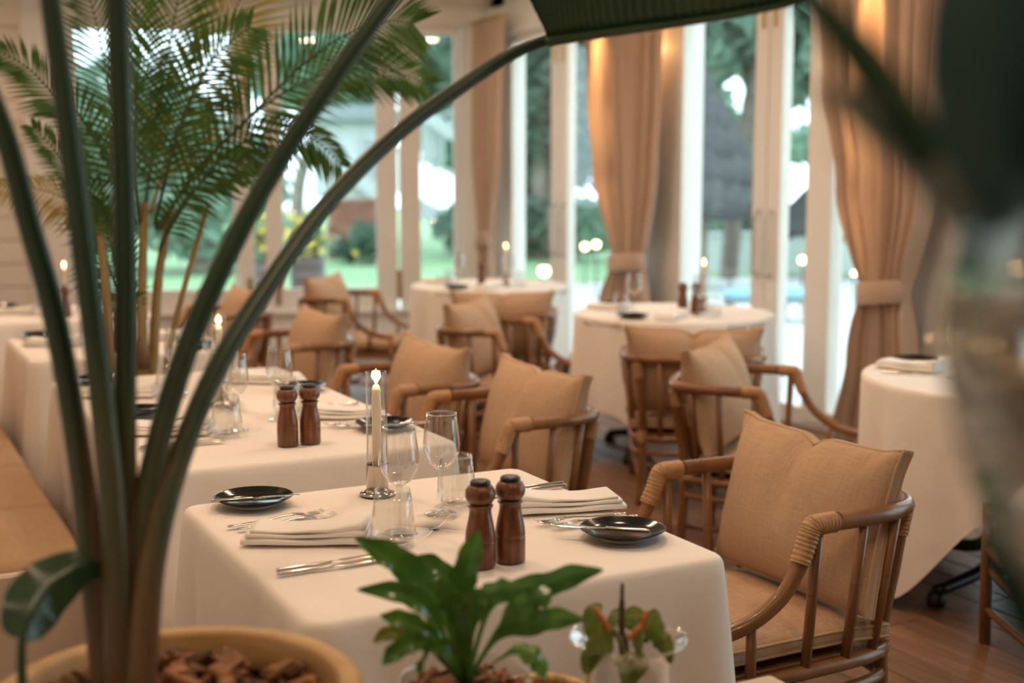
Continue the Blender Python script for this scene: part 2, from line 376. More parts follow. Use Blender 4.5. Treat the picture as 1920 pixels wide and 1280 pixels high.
# ------------------------------------------------------------------ tables and cloths
def pedestal(t, n=4, r=.36, h=.72):
    obj('column', MB().lathe([(.06, .08), (.045, .14), (.035, .3), (.035, .6), (.06, h - .03), (.16, h - .02), (.16, h)], n=16), M_iron, t)
    for k in range(n):
        a = 2 * math.pi * k / n + .4; ca, sa = math.cos(a), math.sin(a)
        p = [(ca * q, sa * q, z) for q, z in ((.02, .17), (.12, .15), (.22, .085), (r, .05))]
        f = obj('foot', MB().tube(cr(p, 5), [.03 - .0006 * i for i in range(16)], 8), M_iron, t)
        obj('foot_pad', MB().lathe([(.0, 0), (.03, 0), (.034, .02), (.024, .05), (0, .055)], (ca * r, sa * r, 0), 12), M_iron, f)
def rect_cloth(w, l, hang, seed):
    rnd = random.Random(seed); per = []; rc = .03; NS = 44
    hw, hl = w / 2, l / 2; cs = [(hw, -hl), (hw, hl), (-hw, hl), (-hw, -hl)]; run = 0
    for ci in range(4):
        a, b = Vector((*cs[ci], 0)), Vector((*cs[(ci + 1) % 4], 0)); d = b - a; Ln = d.length; d.normalize(); nrm = Vector((d.y, -d.x, 0)); pn = Vector((nrm.y, -nrm.x, 0))
        # corner arc before this side, then the straight run
        prev = Vector((-d.x, -d.y, 0)); c0 = a + d * rc - nrm * rc
        for k in range(9):
            q = k / 8 * math.pi / 2; dn = (prev * math.cos(q) + nrm * math.sin(q))
            per.append((c0 + dn * rc, dn, 0.0, run, 1.0))
        for k in range(1, NS):
            sl = k / NS * (Ln - 2 * rc); p = a + d * (rc + sl); e = min(sl, Ln - 2 * rc - sl); kk = math.exp(-(e / .05) ** 2)
            per.append((p, nrm, e, run + sl, kk))
        run += Ln + .37
    ph = [rnd.uniform(0, 6.28) for _ in range(6)]; rows = []
    for f_ in (.02, .2, .4, .6, .8, .93, .985):
        rows.append([Vector((p.x * f_, p.y * f_, .0009 * math.sin(p.x * f_ * 31 + ph[0] + p.y * f_ * 9) * math.sin(p.y * f_ * 23 + ph[1]) * (f_ < .97))) for p, cn, e, s_, kk in per])
    for h, r in [(.0012, -.001), (.005, .004), (.013, .008), (.035, .010), (.08, .011), (.14, .012), (.21, .013), (.29, .013), (.37, .014), (.45, .015), (.54, .016), (hang, .017)]:
        row = []; g = h / hang
        for p, cn, e, s_, kk in per:
            fold = (.007 * math.sin(s_ * 23 + ph[0]) + .005 * math.sin(s_ * 41 + ph[1]) + .010 * math.sin(s_ * 11 + ph[2])) * g
            if e > 0: fold -= .016 * math.exp(-((e - .09) / .035) ** 2) * g
            row.append(p + cn * (r + max(fold, -.004 - .02 * g) * (1 - kk) + .062 * kk * g) + Vector((0, 0, -h)))
        rows.append(row)
    m = MB(); m.grid(rows, True); m.f.append(tuple(range(len(per)))); return m
def table_rect(x0, x1, y0, y1, label_t, label_c, seed):
    w, l = x1 - x0, y1 - y0; cx, cy = (x0 + x1) / 2, (y0 + y1) / 2
    t = thing('dining_table', label_t, 'table', (cx, cy, 0), group='square and long tables along the bench')
    obj('tabletop', MB().box((0, 0, .725), (w - .01, l - .01, .03), bev=.006), M_benchw, t, False)
    pedestal(t, 4, min(w, l) * .40, .71)
    c = obj('tablecloth', rect_cloth(w, l, .64, seed), M_cloth, loc=(cx, cy, .746)); tag(c, label_c, 'tablecloth', 'white tablecloths')
    return c
def round_cloth(rad, half, rot, seed, lift=0):
    rnd = random.Random(seed); N = 144; ph = [rnd.uniform(0, 6.28) for _ in range(4)]; rows = []
    steps = [0, .002, .006, .014, .03, .06, .12, .22, .34, .48, .62, .76, .9, 1]
    rows.append([Vector((.02 * math.cos(2 * math.pi * k / N), .02 * math.sin(2 * math.pi * k / N), 0)) for k in range(N)])
    rows.append([Vector(((rad - .02) * math.cos(2 * math.pi * k / N), (rad - .02) * math.sin(2 * math.pi * k / N), 0)) for k in range(N)])
    for j, sfrac in enumerate(steps):
        row = []
        for k in range(N):
            a = 2 * math.pi * k / N; ar = a - rot
            edge = half / max(abs(math.cos(ar)), abs(math.sin(ar))); hang = min(edge - rad, .725)
            if lift: hang = lerp(lift, .735, abs(math.sin(2 * ar)) ** 2.2)
            h = hang * sfrac if sfrac > .05 else sfrac; h = min(h, hang); g = h / .6
            cornerness = abs(math.sin(2 * ar)) ** 3
            fold = (.020 * math.sin(12 * a + ph[0]) + .012 * math.sin(19 * a + ph[1])) * g + .02 * cornerness * g
            r = rad - .004 + min(.008, h) + max(fold, -.004) + .012 * g
            row.append(Vector((r * math.cos(a), r * math.sin(a), -h)))
        rows.append(row)
    m = MB(); m.grid(rows, True); m.f.append(tuple(range(N))); return m
def table_round(x, y, rad, half, rot, label_t, label_c, seed, lift=0, rz=0):
    t = thing('round_table', label_t, 'table', (x, y, 0), rz, group='round tables by the glass doors')
    obj('tabletop', MB().lathe([(rad - .012, .71), (rad - .006, .715), (rad - .006, .735), (rad - .012, .74)], n=48), M_benchw, t)
    pedestal(t, 4, .46 if lift else .40, .70)
    c = obj('tablecloth', round_cloth(rad, half, rot, seed, lift), M_cloth, loc=(x, y, .746)); tag(c, label_c, 'tablecloth', 'white tablecloths')
TZ = .749
TL, TR = .61, 1.405
table_rect(TL, TR, 1.85, 2.68, 'square pedestal table under the nearest white cloth', 'white cloth on the nearest square table with sharp front corners', 1)
table_rect(TL, TR, 3.02, 4.60, 'long pedestal table set for four beyond the nearest table', 'white cloth on the long table set for four, behind the candle in focus', 2)
table_rect(TL, TR, 5.16, 5.96, 'square pedestal table beside the long bench, left of the palm canes', 'white cloth on the bench-side table left of the potted palm', 3)
table_rect(TL, TR, 6.63, 7.43, 'farthest square pedestal table before the boarded wall', 'white cloth on the farthest bench-side table before the boarded wall', 4)
table_round(3.81, 7.64, .52, .98, .6, 'round pedestal table in the window corner', 'white cloth on the farthest round table in the window corner', 5)
table_round(3.86, 5.57, .52, .98, .2, 'round pedestal table between the two tied curtains', 'white cloth on the middle round table with two mills before the glass doors', 6)
table_round(3.68, 3.10, .58, 1.0, .66, 'round table with black clawed foot at the right edge', 'white cloth on the round table at the right edge, hem lifted off the floor', 7, .36, R(-19))

# ------------------------------------------------------------------ tableware prototypes
def proto_wine():
    t = thing('wine_glass', '', 'wine glass', group='wine glasses on the tables')
    w = .0011
    b = [(.006, .093), (.012, .096), (.024, .106), (.034, .122), (.0385, .138), (.0385, .150), (.036, .175), (.033, .196), (.031, .210)]
    obj('bowl', MB().lathe(b + [(r - w, z) for r, z in reversed(b[1:])] + [(.0, .0965)], n=36), M_glass, t)
    obj('stem', MB().lathe([(.014, .004), (.006, .009), (.0038, .02), (.0034, .05), (.0038, .08), (.006, .093)], n=16), M_glass, t)
    obj('foot', MB().lathe([(0, 0), (.036, 0), (.0365, .0012), (.03, .0022), (.014, .0042), (0, .005)], n=36), M_glass, t)
    obj('rim', MB().lathe([(0.0309 + .0011 * math.cos(a), .210 + .0011 * math.sin(a)) for a in [2 * math.pi * k / 6 for k in range(6)]], n=36, closed=True), M_glass, t)
    return t
def proto_tumbler():
    t = thing('water_tumbler', '', 'tumbler', group='stemless water glasses on the tables')
    b = [(.022, .001), (.034, .004), (.0415, .014), (.0435, .026), (.042, .042), (.0375, .075), (.0335, .105)]
    w = .0012
    obj('body', MB().lathe([(0, 0)] + b + [(r - w, z + (.004 if i > 3 else 0)) for i, (r, z) in enumerate(reversed(b[1:]))] + [(0, .008)], n=40), M_glass, t)
    obj('rim', MB().lathe([(.0329 + .0012 * math.cos(a), .107 + .0012 * math.sin(a)) for a in [2 * math.pi * k / 6 for k in range(6)]], n=40, closed=True), M_glass, t)
    return t
def proto_mill():
    t = thing('pepper_mill', '', 'mill', group='turned wooden mills on the tables')
    b = obj('body', MB().lathe([(0, 0), (.0255, 0), (.0275, .002), (.0275, .045), (.0272, .0465), (.0262, .0472), (.0272, .048), (.0275, .050), (.0265, .062), (.0235, .078), (.0205, .092), (.0195, .100), (.020, .106), (.0225, .1085), (.0232, .110), (.0228, .112), (.014, .113), (0, .113)], n=36), M_mill, t)
    h = obj('head', MB().lathe([(0, .112), (.016, .113), (.022, .117), (.0262, .124), (.0272, .131), (.0262, .138), (.0225, .145), (.018, .148), (0, .148)], n=36), M_mill, t)
    obj('cap', MB().lathe([(0, .147), (.0175, .147), (.0185, .149), (.0185, .1535), (.016, .156), (.008, .1572), (0, .1575)], n=28), M_blackcap, h)
    return t
def proto_candle():
    t = thing('candle_holder', '', 'candle holder', group='candle holders with glass chimneys')
    obj('base', MB().lathe([(0, 0), (.038, 0), (.040, .002), (.038, .0045), (.030, .0075), (.025, .009), (.0245, .012), (.0, .012)], n=36), M_chrome, t)
    obj('cup', MB().lathe([(.0235, .011), (.0245, .012), (.0245, .066), (.0250, .068), (.0240, .068), (.0232, .064), (.0232, .013)], n=32, closed=True), M_chrome, t)
    obj('chimney', MB().lathe([(.0225, .018), (.0228, .018), (.0228, .270), (.0232, .272), (.0215, .272), (.0215, .018)], n=36, closed=True), M_glass, t)
    c = obj('candle', MB().lathe([(0, .013), (.0105, .013), (.0103, .215), (.0092, .224), (.0098, .231), (.0072, .240), (.0045, .243), (0, .242)], n=20), M_wax, t)
    obj('wick', MB().tube([(0, 0, .24), (.0006, 0, .250)], .0008, 6), M_wick, c)
    obj('flame', MB().lathe([(0, .244), (.0032, .248), (.0048, .255), (.0042, .263), (.0020, .272), (0, .279)], n=12), M_flame, c)
    ld = bpy.data.lights.new('candle_light', 'POINT'); ld.energy = .55; ld.color = (1, .58, .26); ld.shadow_soft_size = .012
    lo = bpy.data.objects.new('candle_light', ld); col.objects.link(lo); lo.parent = c; lo.location = (0, 0, .262)
    return t
def proto_plate():
    t = thing('side_plate', '', 'plate', group='black side plates')
    obj('dish', MB().lathe([(0, .004), (.048, .004), (.052, .005), (.068, .011), (.082, .0185), (.0835, .0195), (.083, .0205), (.080, .0195), (.066, .013), (.052, .0085), (0, .0075)], n=48), M_black, t)
    obj('foot_ring', MB().lathe([(.044, 0), (.048, 0), (.049, .0055), (.043, .0055)], n=36, closed=True), mat('pale_clay', (.55, .48, .40), .7), t)
    return t
def knife_mesh(L):
    m = MB(); hl = L * .46
    secs = [(0, .0036, .0030), (.006, .0048, .0036), (hl * .6, .0052, .0036), (hl * .95, .0042, .0034), (hl, .0036, .0028)]
    rows = [[Vector((x, w * math.cos(a), .004 + h * math.sin(a))) for a in [2 * math.pi * k / 10 for k in range(10)]] for x, w, h in secs]
    m.grid(rows, True); m.f.append(tuple(range(10)))
    return m
def blade_mesh(L):
    hl = L * .46; m = MB(); rows = []
    for x, y0, y1, h in [(hl - .002, -.003, .003, .0014), (hl + .012, -.0045, .0045, .0009), (hl + .02, -.0045, .0095, .0008), (L * .75, -.0045, .0105, .0008), (L * .92, -.004, .010, .0007), (L * .985, -.0015, .0075, .0006), (L, .003, .0045, .0005)]:
        rows.append([Vector((x, y0, .004)), Vector((x, (y0 + y1) / 2, .004 + h)), Vector((x, y1, .004)), Vector((x, (y0 + y1) / 2, .004 - h))])
    m.grid(rows, True); m.f += [(3, 2, 1, 0), tuple(len(m.v) - 4 + k for k in range(4))]; return m
def proto_knife(name, L, label_cat, grp):
    t = thing(name, '', label_cat, group=grp); obj('handle', knife_mesh(L), M_steel, t); obj('blade', blade_mesh(L), M_steel, t, True, angle=35); return t
def proto_fork():
    t = thing('dinner_fork', '', 'fork', group='steel forks on the tables')
    p = [(0, .0045), (.03, .0045), (.08, .006), (.12, .010), (.138, .010)]
    m = MB(); rows = []
    for (x, z), wd in zip(p, (.0048, .0055, .0038, .0034, .006)):
        rows.append([Vector((x, wd * math.cos(a), z + .0019 * math.sin(a))) for a in [2 * math.pi * k / 8 for k in range(8)]])
    m.grid(rows, True); m.f.append(tuple(range(8))); obj('handle', m, M_steel, t)
    m = MB(); rows = []
    for x, z, wd in ((.136, .010, .0055), (.144, .009, .010), (.152, .0075, .0122), (.160, .006, .0122)):
        rows.append([Vector((x, wd * math.cos(a), z + .0010 * math.sin(a) + .0016 * math.cos(a) ** 2)) for a in [2 * math.pi * k / 10 for k in range(10)]])
    m.grid(rows, True); m.f.append(tuple(len(m.v) - 10 + k for k in range(10))); hd = obj('head', m, M_steel, t)
    for k in range(4):
        y = -.0102 + .0068 * k
        obj('tine', MB().tube([(.159, y, .0065), (.172, y, .0055), (.190, y * .95, .0065), (.205, y * .92, .011)], [.0019, .0018, .0016, .0006], 6), M_steel, hd)
    return t
def proto_napkin():
    t = thing('folded_napkin', '', 'napkin', group='folded white napkins')
    L, W = .235, .105
    # stacked soft folds, rolled up at the far end
    for li, (ins, z0, th) in enumerate(((.0, .001, .013), (.006, .0135, .009), (.012, .022, .007))):
        rows = []
        for i in range(22):
            s = i / 21; x = (s - .5) * (L - ins * (1.5 if li else 0)) + (.004 * li)
            lift = .010 * ss(.62, 1, s) * (li * .8 + .2) + .0025 * math.sin(9 * s + li)
            row = []
            for k in range(20):
                a = 2 * math.pi * k / 20; ca, sa = math.cos(a), math.sin(a)
                yy = math.copysign(abs(ca) ** .35, ca) * (W / 2 - ins * .8 + .002 * math.sin(7 * s + li)); zz = math.copysign(abs(sa) ** .6, sa) * th / 2
                row.append(Vector((x, yy, z0 + th / 2 + zz + lift * (.6 + .4 * sa))))
            rows.append(row)
        m = MB(); m.grid(rows, True); n = len(m.v); m.f += [tuple(reversed(range(20))), tuple(n - 20 + k for k in range(20))]
        obj('fold', m, M_napkin, t)
    m = MB()
    for k in range(7):
        a = k * .9; m.tube([(.055 + .004 * math.cos(a), .012 + .004 * math.sin(a), .0312), (.055 + .013 * math.cos(a), .012 + .009 * math.sin(a), .0312)], .0009, 5)
    m.tube([(.066, .010, .0314), (.080, .004, .0318), (.088, .006, .0322)], .0009, 5)
    obj('embroidery', m, M_thread, t)
    return t
PW, PT, PM, PC, PP, PF, PN = proto_wine(), proto_tumbler(), proto_mill(), proto_candle(), proto_plate(), proto_fork(), proto_napkin()
PK = proto_knife('dinner_knife', .225, 'knife', 'steel dinner knives'); PB = proto_knife('butter_knife', .185, 'knife', 'butter knives on the plates')
used = set()
def put(proto, loc, rz, label):
    if proto.name in used: return dup(proto, loc, rz, label)
    used.add(proto.name); proto.location = loc; proto.rotation_euler = (0, 0, rz); proto['label'] = label; return proto

def setting(ex, v0, side, where, full=True, pl=(.13, .33), bk=(.0, .32, -12), fk=(.03, .165, 5), nap=(.145, .02, -28), kn=(.03, -.155), wi=(.32, -.02), tu=(.277, -.09), pre=''):
    # side +1: diner on the bench, facing +x; -1: diner on the chair, facing -x
    rz0 = 0 if side > 0 else math.pi
    def P(x, y, z=0): return (ex + side * x, v0 + side * y, TZ + z)
    put(PP, P(*pl), rz0, f'round black side plate {where}')
    put(PN, P(nap[0], nap[1]), rz0 + R(nap[2]), f'folded white linen napkin {where}')
    if wi: put(PW, P(*wi), rz0, f'empty stemmed wine glass {where}')
    if tu: put(PT, P(*tu), rz0 + .3, f'empty stemless water glass {where}')
    if full:
        put(PB, P(bk[0] + pl[0] - .13 + .03, bk[1], .0185), rz0 + R(bk[2]), f'butter knife on the plate {where}')
        put(PF, P(fk[0], fk[1]), rz0 + R(fk[2]), f'outer steel fork, nearer the plate, {where}')
        put(PF, P(fk[0] + .012, fk[1] - .026), rz0 + R(fk[2] - 3), f'inner steel fork, nearer the napkin, {where}')
        put(PK, P(*kn), rz0 + R(2), f'steel dinner knife nearer the napkin {where}')
        put(PK, P(kn[0] - .005, kn[1] - .022), rz0 + R(0), f'outer steel dinner knife {where}')
def mills(x, y, where, dy=.004):
    put(PM, (x - .031, y, TZ), .5, f'turned brown wooden mill, left one of the pair {where}')
    put(PM, (x + .031, y + dy, TZ), 1.9, f'turned brown wooden mill, right one of the pair {where}')

setting(TL, 2.28, 1, 'on the bench side of the nearest table', bk=(.005, .312, -10))
setting(TR, 2.28, -1, 'on the chair side of the nearest table', pl=(.105, .245), bk=(.075, .30, -42), fk=(.0, .135, 0), nap=(.09, -.0, -14), kn=(-.005, -.165), wi=(.342, -.075), tu=(.283, -.13))
mills(1.006, 1.995, 'in focus on the nearest table')
put(PC, (1.007, 2.574, TZ), 0, 'lit white candle in clear glass tube on chrome foot, nearest table')
setting(TL, 3.46, 1, 'on the bench side of the long table, nearer place')
setting(TL, 4.15, 1, 'on the bench side of the long table, farther place', full=False)
setting(TR, 3.51, -1, 'on the chair side of the long table, nearer place', pl=(.10, .24))
setting(TR, 4.25, -1, 'on the chair side of the long table, farther place', full=False, pl=(.10, .24))
mills(1.025, 3.172, 'on the long table behind the candle')
put(PC, (1.0, 3.864, TZ), 0, 'lit white candle in glass tube at the middle of the long table')
setting(TL, 5.60, 1, 'on the bench side of the table left of the palm', full=False)
setting(TR, 5.60, -1, 'on the chair side of the table left of the palm', full=False)
mills(.94, 5.285, 'on the table left of the palm')
put(PC, (1.0, 5.75, TZ), 0, 'lit candle in glass tube on the table left of the palm')
setting(TL, 7.05, 1, 'on the bench side of the farthest table', full=False)
setting(TR, 7.05, -1, 'on the chair side of the farthest table', full=False)
mills(.945, 6.77, 'on the farthest bench-side table', .02)
put(PC, (.99, 6.87, TZ), 0, 'lit candle in glass tube before the boarded wall')
# round tables
def round_set(cx, cy, a, where, rr, tu=True, wi=True, fork=False):
    f = Vector((math.cos(a), math.sin(a), 0)); l = Vector((-f.y, f.x, 0)); e = Vector((cx, cy, TZ)) - f * rr
    P = lambda x, y, z=0: tuple(e + f * x + l * y + Vector((0, 0, z)))
    put(PP, P(.16, .20), a, f'round black side plate {where}')
    put(PN, P(.16, .01), a + R(-20), f'folded white linen napkin {where}')
    if wi: put(PW, P(.34, -.13), a, f'empty stemmed wine glass {where}')
    if tu: put(PT, P(.29, -.20), a, f'empty stemless water glass {where}')
    if fork: put(PK, P(.08, -.12), a, f'steel dinner knife {where}')
round_set(3.81, 7.64, R(62), 'on the near side of the farthest round table', .52)
round_set(3.81, 7.64, R(-41), 'on the left side of the farthest round table', .52)
put(PM, (3.72, 7.58, TZ), 0, 'turned brown wooden mill alone on the farthest round table')
put(PC, (3.88, 7.54, TZ), 0, 'lit candle in glass tube on the farthest round table')
round_set(3.86, 5.57, R(55), 'on the near side of the middle round table', .52)
round_set(3.86, 5.57, R(-48), 'on the left side of the middle round table', .52)
mills(3.90, 5.50, 'on the middle round table', -.03)
put(PC, (4.015, 5.52, TZ), 0, 'lit candle in glass tube on the middle round table')
round_set(3.68, 3.10, R(-52), 'on the left of the round table at the right edge', .58, fork=True, tu=False)
round_set(3.68, 3.10, R(60), 'nearest us on the round table at the right edge', .58, tu=False)

# ------------------------------------------------------------------ rattan armchairs
def pillow(wd, ht, th, seed, crease=True):
    """boxed cushion standing in the yz plane, front towards +x; returns (front, back, boxing, piping)"""
    n, m_ = 30, 24; rnd = random.Random(seed)
    def edge(u, v):      # outline with soft corners and the dip in the top
        y = u * wd / 2 * (1 - .045 * (1 - v * v)) ; z = v * ht / 2 * (1 - .035 * (1 - u * u))
        if crease: z -= .022 * math.exp(-(u / .10) ** 2) * ss(.3, 1, v)
        ear = max(0, abs(u) - .8) / .2 * max(0, v - .8) / .2
        z += .012 * ear; y += math.copysign(.008 * ear, u)
        return y, z
    def sheet(sgn):
        rows = []
        for j in range(m_ + 1):
            v = -1 + 2 * j / m_; v = math.copysign(1 - (1 - abs(v)) ** 1.5, v); row = []
            for i in range(n + 1):
                u = -1 + 2 * i / n; u = math.copysign(1 - (1 - abs(u)) ** 1.5, u); y, z = edge(u, v)
                b = ((1 - abs(u) ** 2.6) * (1 - abs(v) ** 2.6)) ** .6
                x = .014 + b * (th / 2 - .014)
                if crease:
                    x -= .030 * math.exp(-(((u - .06 * (1 - v)) / .11) ** 2)) * ss(-.5, .6, v) * b ** .3
                    for (cu, ang) in ((.55, .5), (-.5, -.6), (.8, .9), (-.82, -.9)):
                        x -= .006 * math.exp(-(((u - cu) - ang * (v - .9) * .5) / .05) ** 2) * ss(.2, .95, v)
                row.append(Vector((sgn * x, y, z)))
            rows.append(row)
        return rows
    fr, bk = sheet(1), sheet(-1)
    def loop(rows): return rows[0][:-1] + [r[-1] for r in rows[:-1]] + rows[-1][:0:-1] + [r[0] for r in rows[:0:-1]]
    a, b = loop(fr), loop(bk)
    mid = [(p + q) / 2 + (Vector((0, p.y, p.z)).normalized() * .006) for p, q in zip(a, b)]
    return MB().grid(fr), MB().grid([list(reversed(r)) for r in bk]), MB().grid([a, mid, b], True), MB().tube(a, .0042, 6, closed=True), MB().tube(b, .0042, 6, closed=True)
RZ = .66
def armchair_proto():
    t = thing('rattan_armchair', '', 'armchair', group='rattan armchairs with linen cushions')
    J = .305
    rail = cr([(.05, -J, RZ), (-.08, -J - .004, RZ), (-.20, -J + .004, RZ), (-.29, -.255, RZ), (-.33, -.14, RZ + .002), (-.338, 0, RZ + .003), (-.33, .14, RZ + .002), (-.29, .255, RZ), (-.20, J - .004, RZ), (-.08, J + .004, RZ), (.05, J, RZ)], 6)
    rl = obj('back_rail', MB().tube(rail, .0205, 12), M_rattan, t)
    node = MB().lathe([(.0195, -.002), (.0212, -.001), (.0212, .001), (.0195, .002)], n=14, closed=True).mesh('node', M_node)
    for s in (-1, 1):
        o = link('cane_node', node, rl, (-.03, s * (J + .002), RZ + .002)); o.rotation_euler = (0, R(90), 0)
        arm = cr([(.045, s * J, RZ), (.060, s * J, RZ - .045), (.084, s * (J + .002), RZ - .098), (.128, s * (J - .001), RZ - .158), (.195, s * (J - .010), RZ - .204), (.27, s * (J - .020), RZ - .228), (.335, s * (J - .028), RZ - .238)], 6)
        obj('arm', MB().tube(arm, .0185, 12), M_rattan, t)
        # wrapped elbow
        wp = [Vector((-.022, s * J, RZ)), Vector((.012, s * J, RZ)), Vector((.040, s * J, RZ - .002)), Vector((.050, s * J, RZ - .016)), Vector((.062, s * J, RZ - .048)), Vector((.078, s * (J + .002), RZ - .084))]
        path = cr(wp, 14); obj('wrapping', MB().tube(path, [.0222 + .0030 * abs(math.sin(i * math.pi / 4)) for i in range(len(path))], 12), M_wrap, t)
        # legs
        obj('leg', MB().tube([(.333, s * .277, 0), (.336, s * .279, .2), (.338, s * .279, .445)], .018, 10), M_rattan, t)
        rp = [(-.300, s * .240, RZ - .002), (-.285, s * .225, .50), (-.262, s * .215, .31), (-.275, s * .225, 0)]
        lg = obj('leg', MB().tube(cr(rp, 5), .019, 10), M_rattan, t)
        pth = cr([Vector(rp[0]) + Vector((.0, 0, -.015)), lerp(Vector(rp[0]), Vector(rp[1]), .5)], 28)
        obj('wrapping', MB().tube(pth, [.0212 + .0024 * abs(math.sin(i * math.pi / 4)) for i in range(len(pth))], 10), M_wrap, lg)
        pth = cr([(-.262, s * .217, .285), (-.262, s * .217, .335)], 16)
        obj('wrapping', MB().tube(pth, [.0212 + .0024 * abs(math.sin(i * math.pi / 4)) for i in range(len(pth))], 10), M_wrap, lg)
        # side spindles
        for x, yt, zt, yb in ((.20, J - .010, RZ - .198, .275), (.025, J, RZ - .01, .272), (-.11, J + .002, RZ, .268), (-.225, J - .012, RZ + .005, .255)):
            xb = x * .92 + .0 if x > -.2 else -.195
            sp = obj('spindle', MB().tube([(x, s * yt, zt), (lerp(x, xb, .5), s * (lerp(yt, yb, .5)), lerp(zt, .30, .5)), (xb, s * yb, .30)], .0128, 9), M_rattan, t)
            o = obj('cane_node', MB().lathe([(.0122, -.0012), (.0136, 0), (.0122, .0012)], n=10, closed=True), M_node, sp, loc=(lerp(x, xb, .45), s * lerp(yt, yb, .45), lerp(zt, .30, .45)))
    for y in (-.145, -.05, .05, .145):
        obj('spindle', MB().tube([(-.333 + .06 * y * y, y, RZ), (-.315, y * .97, .48), (-.272, y * .95, .30)], .0125, 9), M_rattan, t)
    ring = cr([(.325, -.24, .30), (.30, -.272, .30), (0, -.274, .30), (-.20, -.258, .30), (-.262, -.2, .30), (-.275, 0, .30), (-.262, .2, .30), (-.20, .258, .30), (0, .274, .30), (.30, .272, .30), (.325, .24, .30), (.335, 0, .30)], 5, True)
    obj('seat_ring', MB().tube(ring, .0175, 10, closed=True), M_rattan, t)
    obj('lower_ring', MB().tube([Vector((p.x * .99, p.y * .985, .235)) for p in ring], .0145, 8, closed=True), M_rattan, t)
    obj('seat_deck', MB().box((.025, 0, .308), (.56, .50, .014), bev=.004), M_rattan, t, False)
    for s in (-1, 1): obj('stretcher', MB().tube([(.333, s * .278, .11), (-.27, s * .222, .11)], .012, 8), M_rattan, t)
    obj('stretcher', MB().tube([(.03, -.25, .11), (.03, .25, .11)], .012, 8), M_rattan, t)
    # seat cushion
    f, b, g, p1, p2 = pillow(.525, .55, .105, 3, False)
    rot = Matrix.Rotation(R(-90), 3, 'Y')        # front (+x) to +z
    def turn(mb, mtx, off):
        mb.v = [tuple(mtx @ Vector(v) + Vector(off)) for v in mb.v]; return mb
    offs = (.055, 0, .358)
    sc_ = obj('seat_cushion', turn(f, rot, offs), M_cush, t)
    o = len(sc_.data.vertices)
    obj('cushion_underside', turn(b, rot, offs), M_cush, sc_); obj('boxing', turn(g, rot, offs), M_cush, sc_); obj('piping', turn(p1, rot, offs), M_pipe, sc_); obj('piping', turn(p2, rot, offs), M_pipe, sc_)
    f, b, g, p1, p2 = pillow(.585, .395, .215, 5, True)
    rot = Matrix.Rotation(R(-14), 3, 'Y'); offs = (-.195, 0, .597)
    bc = obj('back_cushion', turn(f, rot, offs), M_cush, t)
    obj('cushion_rear', turn(b, rot, offs), M_cush, bc); obj('boxing', turn(g, rot, offs), M_cush, bc); obj('piping', turn(p1, rot, offs), M_pipe, bc); obj('piping', turn(p2, rot, offs), M_pipe, bc)
    return t
AC = armchair_proto()
for x, y, a, lab in [
    (1.945, 2.49, 180, 'rattan armchair in sharp focus at the nearest table'),
    (1.885, 3.85, 180, 'rattan armchair at the nearer place of the long table'),
    (1.83, 4.64, 180, 'rattan armchair at the farther place of the long table'),
    (1.835, 6.01, 180, 'rattan armchair at the table left of the palm, seen behind the wine glasses'),
    (1.88, 7.50, 180, 'rattan armchair at the farthest bench-side table, half hidden by green stalks'),
    (3.04, 8.11, -41, 'rattan armchair with pale cushion facing the farthest round table, before the windows'),
    (3.117, 6.018, -47, 'rattan armchair with pale cushion facing right towards the middle round table'),
    (3.475, 6.80, 62.5, 'rattan armchair seen from behind at the farthest round table'),
    (3.417, 4.773, 55, 'rattan armchair seen squarely from behind at the middle round table'),
    (3.154, 3.906, -52, 'rattan armchair with pale cushion facing the round table at the right edge'),
    (3.154, 2.307, 59, 'rattan armchair behind the big blurred leaf at the right edge')]:
    put(AC, (x, y, 0), R(a), lab)

# ------------------------------------------------------------------ bench along the left
bn = thing('bench', 'long upholstered tan bench along the left wall', 'bench', (0, 0, 0))
obj('base', MB().box((.20, 6.0, .16), (.60, 5.12, .32), bev=.006), M_benchw, bn, False)
obj('end_panel', MB().box((.20, 3.425, .215), (.67, .03, .43), bev=.006), M_benchw, bn, False)
yy = 3.445
for L in (.62, .62, 1.28, 1.28, 1.28):
    obj('seat_cushion', MB().box((.20, yy + L / 2, .385), (.66, L - .012, .13), bev=.022), M_bench, bn); yy += L
yy = 3.445
for L in (1.28, 1.28, 1.28, 1.28):
    obj('back_cushion', MB().box((-.075, yy + L / 2, .66), (.11, L - .01, .44), bev=.03), M_bench, bn); yy += L

